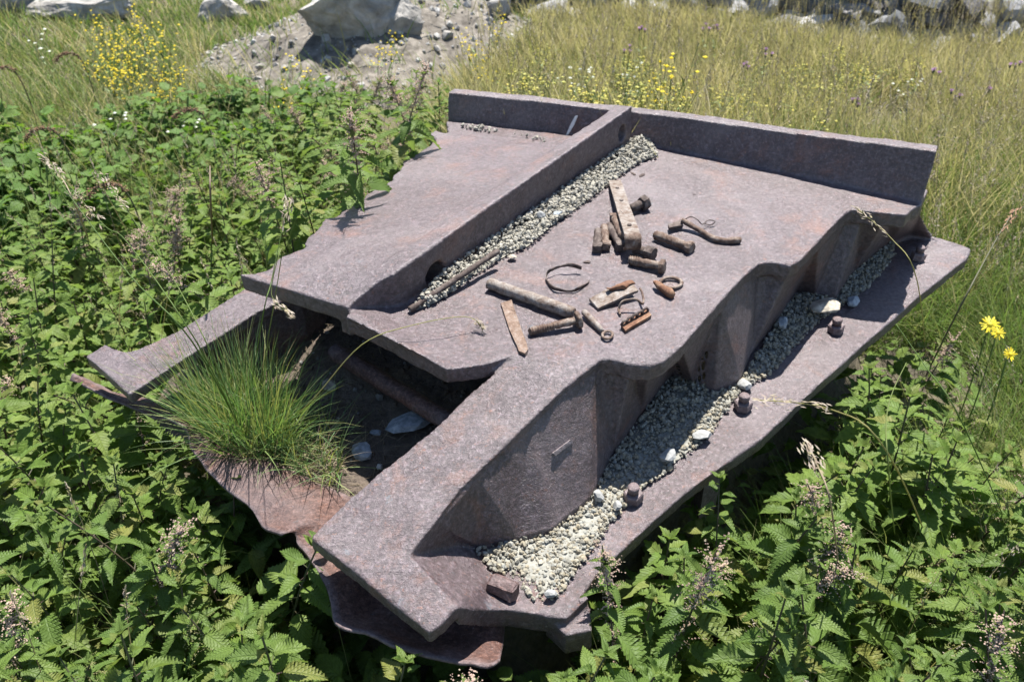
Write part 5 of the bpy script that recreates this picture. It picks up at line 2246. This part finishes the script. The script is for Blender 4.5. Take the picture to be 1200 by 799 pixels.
# ------------------------------------------------------------------ wild flowers
def bm_blob(bm, c, r, rnd):
    vs = [bm.verts.new(c + Vector(e) * r * rnd.uniform(.7, 1.2)) for e in ((1, 0, 0), (-1, 0, 0), (0, 1, 0), (0, -1, 0), (0, 0, .7), (0, 0, -.7))]
    for a, b_, c_ in ((0, 2, 4), (2, 1, 4), (1, 3, 4), (3, 0, 4), (2, 0, 5), (1, 2, 5), (3, 1, 5), (0, 3, 5)):
        bm.faces.new((vs[a], vs[b_], vs[c_]))


def spray_flower(seed, H, n, r, mat):
    rnd = random.Random(seed)
    st, fl = bmesh.new(), bmesh.new()
    for i in range(4):
        a = rnd.uniform(0, 6.28)
        rad = rnd.uniform(.02, .13)
        top = Vector((rad * math.cos(a), rad * math.sin(a), H * rnd.uniform(.6, 1)))
        tube(st, [Vector((0, 0, 0)), top * .5 + Vector((0, 0, .02)), top], .0011, 4)
        for k in range(n // 4):
            b0 = top * rnd.uniform(.55, 1.0)
            c = b0 + Vector((rnd.gauss(0, .028), rnd.gauss(0, .028), rnd.uniform(-.005, .035)))
            tube(st, [b0, c], .0007, 3, False)
            bm_blob(fl, c, r * rnd.uniform(.7, 1.2), rnd)
        for k in range(3):
            b0 = top * rnd.uniform(.2, .7)
            d = Vector((rnd.gauss(0, 1), rnd.gauss(0, 1), .4)).normalized()
            s_ = frame(d)[0] * .005
            vs = [st.verts.new(p) for p in (b0, b0 + d * .025 + s_, b0 + d * .06, b0 + d * .025 - s_)]
            st.faces.new(vs)
    a, b_ = bpy.data.meshes.new('stem'), bpy.data.meshes.new('flower_head')
    st.to_mesh(a)
    fl.to_mesh(b_)
    st.free()
    fl.free()
    a.materials.append(M['green_stem'])
    b_.materials.append(mat)
    return a, b_


YEL = [spray_flower(800 + k, [.34, .42, .30][k], 24, .0078, M['yellow']) for k in range(3)]
LIM = [spray_flower(810 + k, [.30, .38, .26][k], 36, .0066, M['lime']) for k in range(3)]


def flowers(protos, spots, name, label, cat, group):
    for px, py in spots:
        p = tip_at(px, py, .30)
        p.z = surf_z(p.x, p.y)
        if slab_dist(p.x, p.y) > -.05:
            continue
        a, b_ = random.choice(protos)
        root = empty(name, p, label, cat, group)
        root.rotation_euler = (random.gauss(0, .08), random.gauss(0, .08), random.uniform(0, 6.28))
        s = random.uniform(.8, 1.2)
        root.scale = (s, s, s)
        link('stem', a, None, root)
        link('flower_head', b_, None, root)['kind'] = 'stuff'


def spots(poly, n):
    out = []
    xs_, ys_ = [p[0] for p in poly], [p[1] for p in poly]
    while len(out) < n:
        x, y = random.uniform(min(xs_), max(xs_)), random.uniform(min(ys_), max(ys_))
        if in_poly(x, y, poly):
            out.append((x, y))
    return out


flowers(YEL, spots([(95, 70), (110, 30), (160, 18), (205, 60), (190, 95), (130, 85)], 26), 'yellow_wildflower', 'bright yellow wildflower in the grass below the long left boulder', 'wildflower', 'yellow flowers below the left boulder')
flowers(YEL, [(438, 42), (448, 55), (556, 40), (562, 56), (575, 66), (572, 35)], 'yellow_wildflower', 'yellow wildflower on the grey dirt mound by the big boulder', 'wildflower', 'yellow flowers on the dirt mound')
flowers(LIM, spots([(590, 80), (620, 52), (690, 50), (770, 62), (800, 100), (760, 130), (690, 120), (600, 105)], 60), 'lime_wildflower', 'lime yellow flowering weed in the meadow behind the rear lip', 'wildflower', 'lime yellow weeds behind the lip')
flowers(LIM, spots([(800, 90), (900, 62), (1030, 60), (1100, 70), (1000, 110), (940, 140), (850, 120)], 40), 'lime_wildflower', 'lime yellow flowering weed in the tall meadow grass at upper right', 'wildflower', 'lime yellow weeds in the upper right meadow')
flowers(YEL, [(770, 108), (782, 116), (279, 136), (292, 137), (338, 72), (341, 95)], 'yellow_wildflower', 'single yellow wildflower standing apart in the meadow', 'wildflower', 'scattered yellow flowers')
WHT = [spray_flower(830, .4, 10, .012, M['white_flower'])]
flowers(WHT, [(660, 96), (746, 86), (142, 138), (222, 143), (60, 52), (672, 92), (1072, 92)], 'white_wildflower', 'small white wildflower in the meadow grass', 'wildflower', 'scattered white flowers')


def thistle(seed, H):
    rnd = random.Random(seed)
    st, hd, bd = bmesh.new(), bmesh.new(), bmesh.new()
    for i in range(3):
        a = rnd.uniform(0, 6.28)
        rad = rnd.uniform(.0, .05)
        top = Vector((rad * math.cos(a), rad * math.sin(a), H * rnd.uniform(.86, 1)))
        tube(st, [Vector((0, 0, 0)), top * .6 + Vector((.005, 0, 0)), top], .0018, 5)
        lathe(bd, top - Vector((0, 0, .002)), top + Vector((0, 0, .02)), [(0, .003), (.006, .008), (.014, .0085), (.019, .005)], 8, .1)
        for k in range(26):
            e = Vector((rnd.gauss(0, .55), rnd.gauss(0, .55), 1)).normalized()
            s_ = frame(e)[0] * .0016
            b0 = top + Vector((0, 0, .015))
            vs = [hd.verts.new(q) for q in (b0 - s_, b0 + s_, b0 + e * .024 + s_ * 1.3, b0 + e * .024 - s_ * 1.3)]
            hd.faces.new(vs)
        for k in range(4):
            b0 = top * rnd.uniform(.25, .8)
            d = Vector((rnd.gauss(0, 1), rnd.gauss(0, 1), .5)).normalized()
            s_ = frame(d)[0] * .006
            st.faces.new([st.verts.new(q) for q in (b0, b0 + d * .02 + s_, b0 + d * .055, b0 + d * .02 - s_)])
    out = []
    for nm, b_, m_ in (('stem', st, 'green_stem'), ('flower_head', hd, 'purple'), ('bud', bd, 'thistle_bud')):
        me = bpy.data.meshes.new(nm)
        b_.to_mesh(me)
        b_.free()
        me.materials.append(M[m_])
        out.append(me)
    return out


THI = [thistle(850 + k, [.55, .48][k]) for k in range(2)]
for px, py, lab_ in [(1096, 88, 'purple thistle cluster in the meadow straight beyond the bare patch'), (1161, 100, 'purple thistle at the upper right edge of the meadow'),
                     (1002, 113, 'pale lilac thistle close behind the right end of the lip'), (826, 36, 'purple thistle low in the meadow before the stony bank'),
                     (838, 28, 'purple thistle beside another one before the stony bank'), (753, 38, 'lilac thistle left in the far meadow under the bank'),
                     (1117, 116, 'small dark thistle below the purple cluster beyond the bare patch'), (898, 66, 'faint lilac thistle amid the dry grass'), (735, 62, 'lilac thistle above the yellow weeds'),
                     (1190, 80, 'purple thistle touching the right edge'), (873, 72, 'small purple thistle in the yellowish grass, left of the faint one')]:
    p = tip_at(px, py, .36)
    T = random.choice(THI)
    root = empty('thistle', (p.x, p.y, surf_z(p.x, p.y)), lab_, 'thistle')
    root.rotation_euler = (0, 0, random.uniform(0, 6))
    root.scale = (.72, .72, .70)
    for me in T:
        c_ = link(me.name.split('.')[0], me, None, root)
        if me.name.startswith(('flower', 'bud')):
            c_['kind'] = 'stuff'


# yellow daisies at the right
def daisy(px, py, H, r, lab_, tilt):
    p = tip_at(px, py, H)
    gz = surf_z(p.x, p.y)
    root = empty('yellow_daisy', (p.x, p.y, gz), lab_, 'daisy')
    org = Vector((p.x, p.y, gz))
    top = org + Vector((0, 0, H))
    up = Vector(tilt).normalized()
    a, b_ = frame(up)
    bm = bmesh.new()
    tube(bm, spline([org + Vector((.03, .04, 0)), org + Vector((.02, .02, H * .5)), top - up * .008], 4), .002, 6)
    obj('stem', bm, M['green_stem'], root)
    bm = bmesh.new()
    lathe(bm, top - up * .004, top + up * .004, [(0, .003), (.002, r * .30), (.006, r * .26), (.008, r * .1)], 10, .08)
    obj('disc', bm, M['yellow'], root)
    for k in range(14):
        t = 2 * math.pi * k / 14 + random.uniform(-.1, .1)
        d = a * math.cos(t) + b_ * math.sin(t)
        s_ = up.cross(d) * r * .13
        dz = up * random.uniform(-.25, .25) * r
        L = r * random.uniform(.85, 1.1)
        bm = bmesh.new()
        q = [top + d * r * .2, top + d * L * .55 + s_ + dz * .3 + up * r * .05, top + d * L + s_ * .5 + dz, top + d * L - s_ * .5 + dz, top + d * L * .55 - s_ + dz * .3 + up * r * .05]
        bm.faces.new([bm.verts.new(x) for x in q])
        obj('petal', bm, M['yellow'], root)


daisy(1160, 380, .46, .024, 'larger yellow daisy at the right edge beside the iron slab', (-.3, -.6, .8))
daisy(1170, 390, .45, .018, 'yellow daisy tucked under the larger one at the right', (-.1, -.7, .7))
daisy(1184, 415, .42, .018, 'lowest yellow daisy at the right edge', (.1, -.7, .6))


# single grass stalks that cross the view
def stalk(label, pts, r=.0014, head=None, mat='grass_green', hmat='seed', n=34, sp=.004):
    root = empty('grass_stalk', pts[0], label, 'grass stalk')
    bm = bmesh.new()
    c = spline(pts, 6)
    tube(bm, c, [r * (1 - .5 * i / len(c)) for i in range(len(c))], 5)
    obj('stem', bm, M[mat], root)
    if head:
        bm = bmesh.new()
        rnd = random.Random(len(label))
        m0 = int(len(c) * (1 - head))
        for i in range(n):
            k = rnd.randrange(m0, len(c) - 1)
            q = c[k].lerp(c[k + 1], rnd.random())
            d = ((c[k + 1] - c[k]).normalized() + Vector((rnd.gauss(0, .35), rnd.gauss(0, .35), rnd.gauss(0, .35)))).normalized()
            q = q + Vector((rnd.gauss(0, sp), rnd.gauss(0, sp), rnd.gauss(0, sp)))
            s_ = frame(d)[0]
            bm.faces.new([bm.verts.new(x) for x in (q - d * .007, q + s_ * .0017, q + d * .007, q - s_ * .0017)])
        obj('seed_head', bm, M[hmat], root, smooth=False)
    return root


tb = U(280, 500, -.25)


def air(px, py, d):
    return CAM + ray(px, py) * d


stalk('long yellowing grass stalk leaning far left out of the tuft', [tb, air(225, 400, 1.42), air(150, 320, 1.46), air(60, 200, 1.55)], .0016)
stalk('green grass stalk with a seed head rising from the tuft toward the upper left', [tb, air(230, 400, 1.45), air(150, 285, 1.55), air(120, 262, 1.58), air(58, 190, 1.66)], .0013, .25)
stalk('grass stalk bending left of the arm from the tuft', [tb, air(250, 420, 1.45), air(205, 330, 1.55), air(165, 270, 1.62), air(120, 205, 1.7)], .0013, .2)
stalk('thin stalk with pale seed head rising in front of the plate corner', [U(290, 480, -.25), air(308, 370, 1.5), air(318, 330, 1.5), air(332, 262, 1.52), air(338, 235, 1.53)], .0012, .3)
stalk('dry stalk hanging over the plate corner', [U(300, 480, -.25), air(330, 300, 1.55), air(318, 345, 1.5), air(345, 372, 1.48)], .0010, .3)
stalk('yellowed stalk arching from the tuft onto the plate', [U(335, 500, -.25), U(372, 462, -.10), U(424, 404, .045), U(480, 382, .050), U(545, 371, .035), U(567, 385, .012)], .0014, .16, 'grass_dry')
stalk('long pale stalk with seed head leaning over the shaded end of the flange', [tip_at(1085, 420, .05), air(1075, 330, 1.72), air(1045, 280, 1.76), air(1003, 244, 1.8)], .0013, .3, 'grass_dry')
stalk('stalk with pale seed head pointing left over the lower flange edge', [tip_at(1090, 640, .05), air(1040, 530, 1.28), air(975, 480, 1.36), air(885, 468, 1.44)], .0016, .35, 'grass_dry', 'seed', 60, .005)
stalk('bowed green stalk standing in front of the nettles at right', [tip_at(1050, 640, .0), air(1042, 560, 1.3), air(1040, 480, 1.35), air(1062, 425, 1.42)], .0014)
stalk('dark brown bare stem slanting behind the yellow daisies', [tip_at(1085, 440, .1), air(1120, 370, 1.7), air(1165, 285, 1.8), air(1190, 245, 1.85)], .0022, .3, 'stem', 'dockseed')
stalk('long green stalk sloping down through the right grass', [tip_at(1190, 640, .0), air(1130, 500, 1.35), air(1085, 430, 1.45), air(1050, 380, 1.5)], .0013, None)
stalk('tan seed stalk among the nettles at lower right', [tip_at(985, 690, .0), air(975, 600, 1.2), air(960, 550, 1.25), air(945, 520, 1.28)], .0016, .4, 'straw', 'seed', 60, .006)
stalk('thick pale stalk rising through the left weeds', [tip_at(250, 300, .0), air(247, 240, 2.1), air(246, 195, 2.15)], .0035, None, 'straw')
stalk('tan stalk in the left bed with a long seed head', [tip_at(110, 300, .0), air(90, 245, 2.2), air(70, 205, 2.25), air(46, 180, 2.3)], .002, .5, 'straw', 'seed', 60, .006)


# docks with rust brown seed spikes
for px, py, H, lab_ in [(20, 78, .45, 'rust brown dock spike curving at the far left edge'), (70, 150, .40, 'brown dock spike left among the broad leaved weeds'),
                        (150, 215, .45, 'brown dock spike above the nettles at the left'), (95, 62, .4, 'reddish dock spike in the far left grass'), (240, 128, .4, 'small brown dock spike in the middle of the leafy weeds')]:
    p = tip_at(px, py, H)
    b0 = Vector((p.x, p.y, surf_z(p.x, p.y)))
    root = empty('dock_plant', b0, lab_, 'dock plant')
    pts = spline([b0, b0 + Vector((.01, 0, H * .6)), b0 + Vector((-.02, 0, H * .95)), b0 + Vector((-.10, 0, H * .98)), b0 + Vector((-.16, .01, H * .88))], 6)
    bm = bmesh.new()
    tube(bm, pts, .003, 5)
    obj('stem', bm, M['stem'], root)
    bm = bmesh.new()
    for i in range(130):
        k = random.randrange(len(pts) // 2, len(pts))
        bm_blob(bm, pts[k] + Vector((random.gauss(0, .006), random.gauss(0, .006), random.gauss(0, .006))), .005, random)
    obj('seed_spike', bm, M['dockseed'], root)

# low bushes growing out of the bank
BUSH = []
for k in range(3):
    r = random.Random(900 + k)
    parts = []
    for i in range(260):
        d = Vector((r.gauss(0, 1), r.gauss(0, 1), abs(r.gauss(0, 1)))).normalized() * r.uniform(.5, 1) * (.30, .36, .26)[k]
        m_ = Matrix.Translation(d) @ Matrix.Rotation(r.uniform(0, 6.28), 4, 'Z') @ Matrix.Rotation(r.gauss(.5, .5), 4, 'X') @ Matrix.Scale(r.uniform(.05, .09), 4)
        v, f, u = BLO[r.randrange(3)]
        q = np.array(m_)
        parts.append((v @ q[:3, :3].T + q[:3, 3], f, u))
    v, f, u = merge_uv(parts)
    me = np_mesh('foliage', v.astype(np.float32), f, uv=u)
    me.materials.append(M['broad'])
    bm = bmesh.new()
    for i in range(6):
        a = r.uniform(0, 6.28)
        tube(bm, [Vector((0, 0, -.1)), Vector((.1 * math.cos(a), .1 * math.sin(a), .12)), Vector((.18 * math.cos(a), .18 * math.sin(a), .2))], .006, 4)
    sm = bpy.data.meshes.new('branches')
    bm.to_mesh(sm)
    bm.free()
    sm.materials.append(M['stem'])
    BUSH.append((me, sm))
for px, py in [(880, 12), (905, 6), (925, 10), (975, 14), (1000, 8), (1060, 18), (1080, 10), (1160, 12), (1190, 14), (800, 8), (650, 30)]:
    z = .6
    for _ in range(14):
        p = G0(px, py, z)
        z = .5 * z + .5 * bank_z(p.x, max(6.4, min(p.y, 10)))
        if p.y > 9.5:
            z = min(z + .1, 1.4)
    me, sm = random.choice(BUSH)
    root = empty('low_bush', (p.x, p.y, bank_z(p.x, p.y)), 'dark low bush growing from the stony bank', 'bush', 'bushes on the stony bank')
    root.rotation_euler = (0, 0, random.uniform(0, 6))
    s = random.uniform(.7, 1.2)
    root.scale = (s, s, s)
    link('foliage', me, None, root)['kind'] = 'stuff'
    link('branches', sm, None, root)
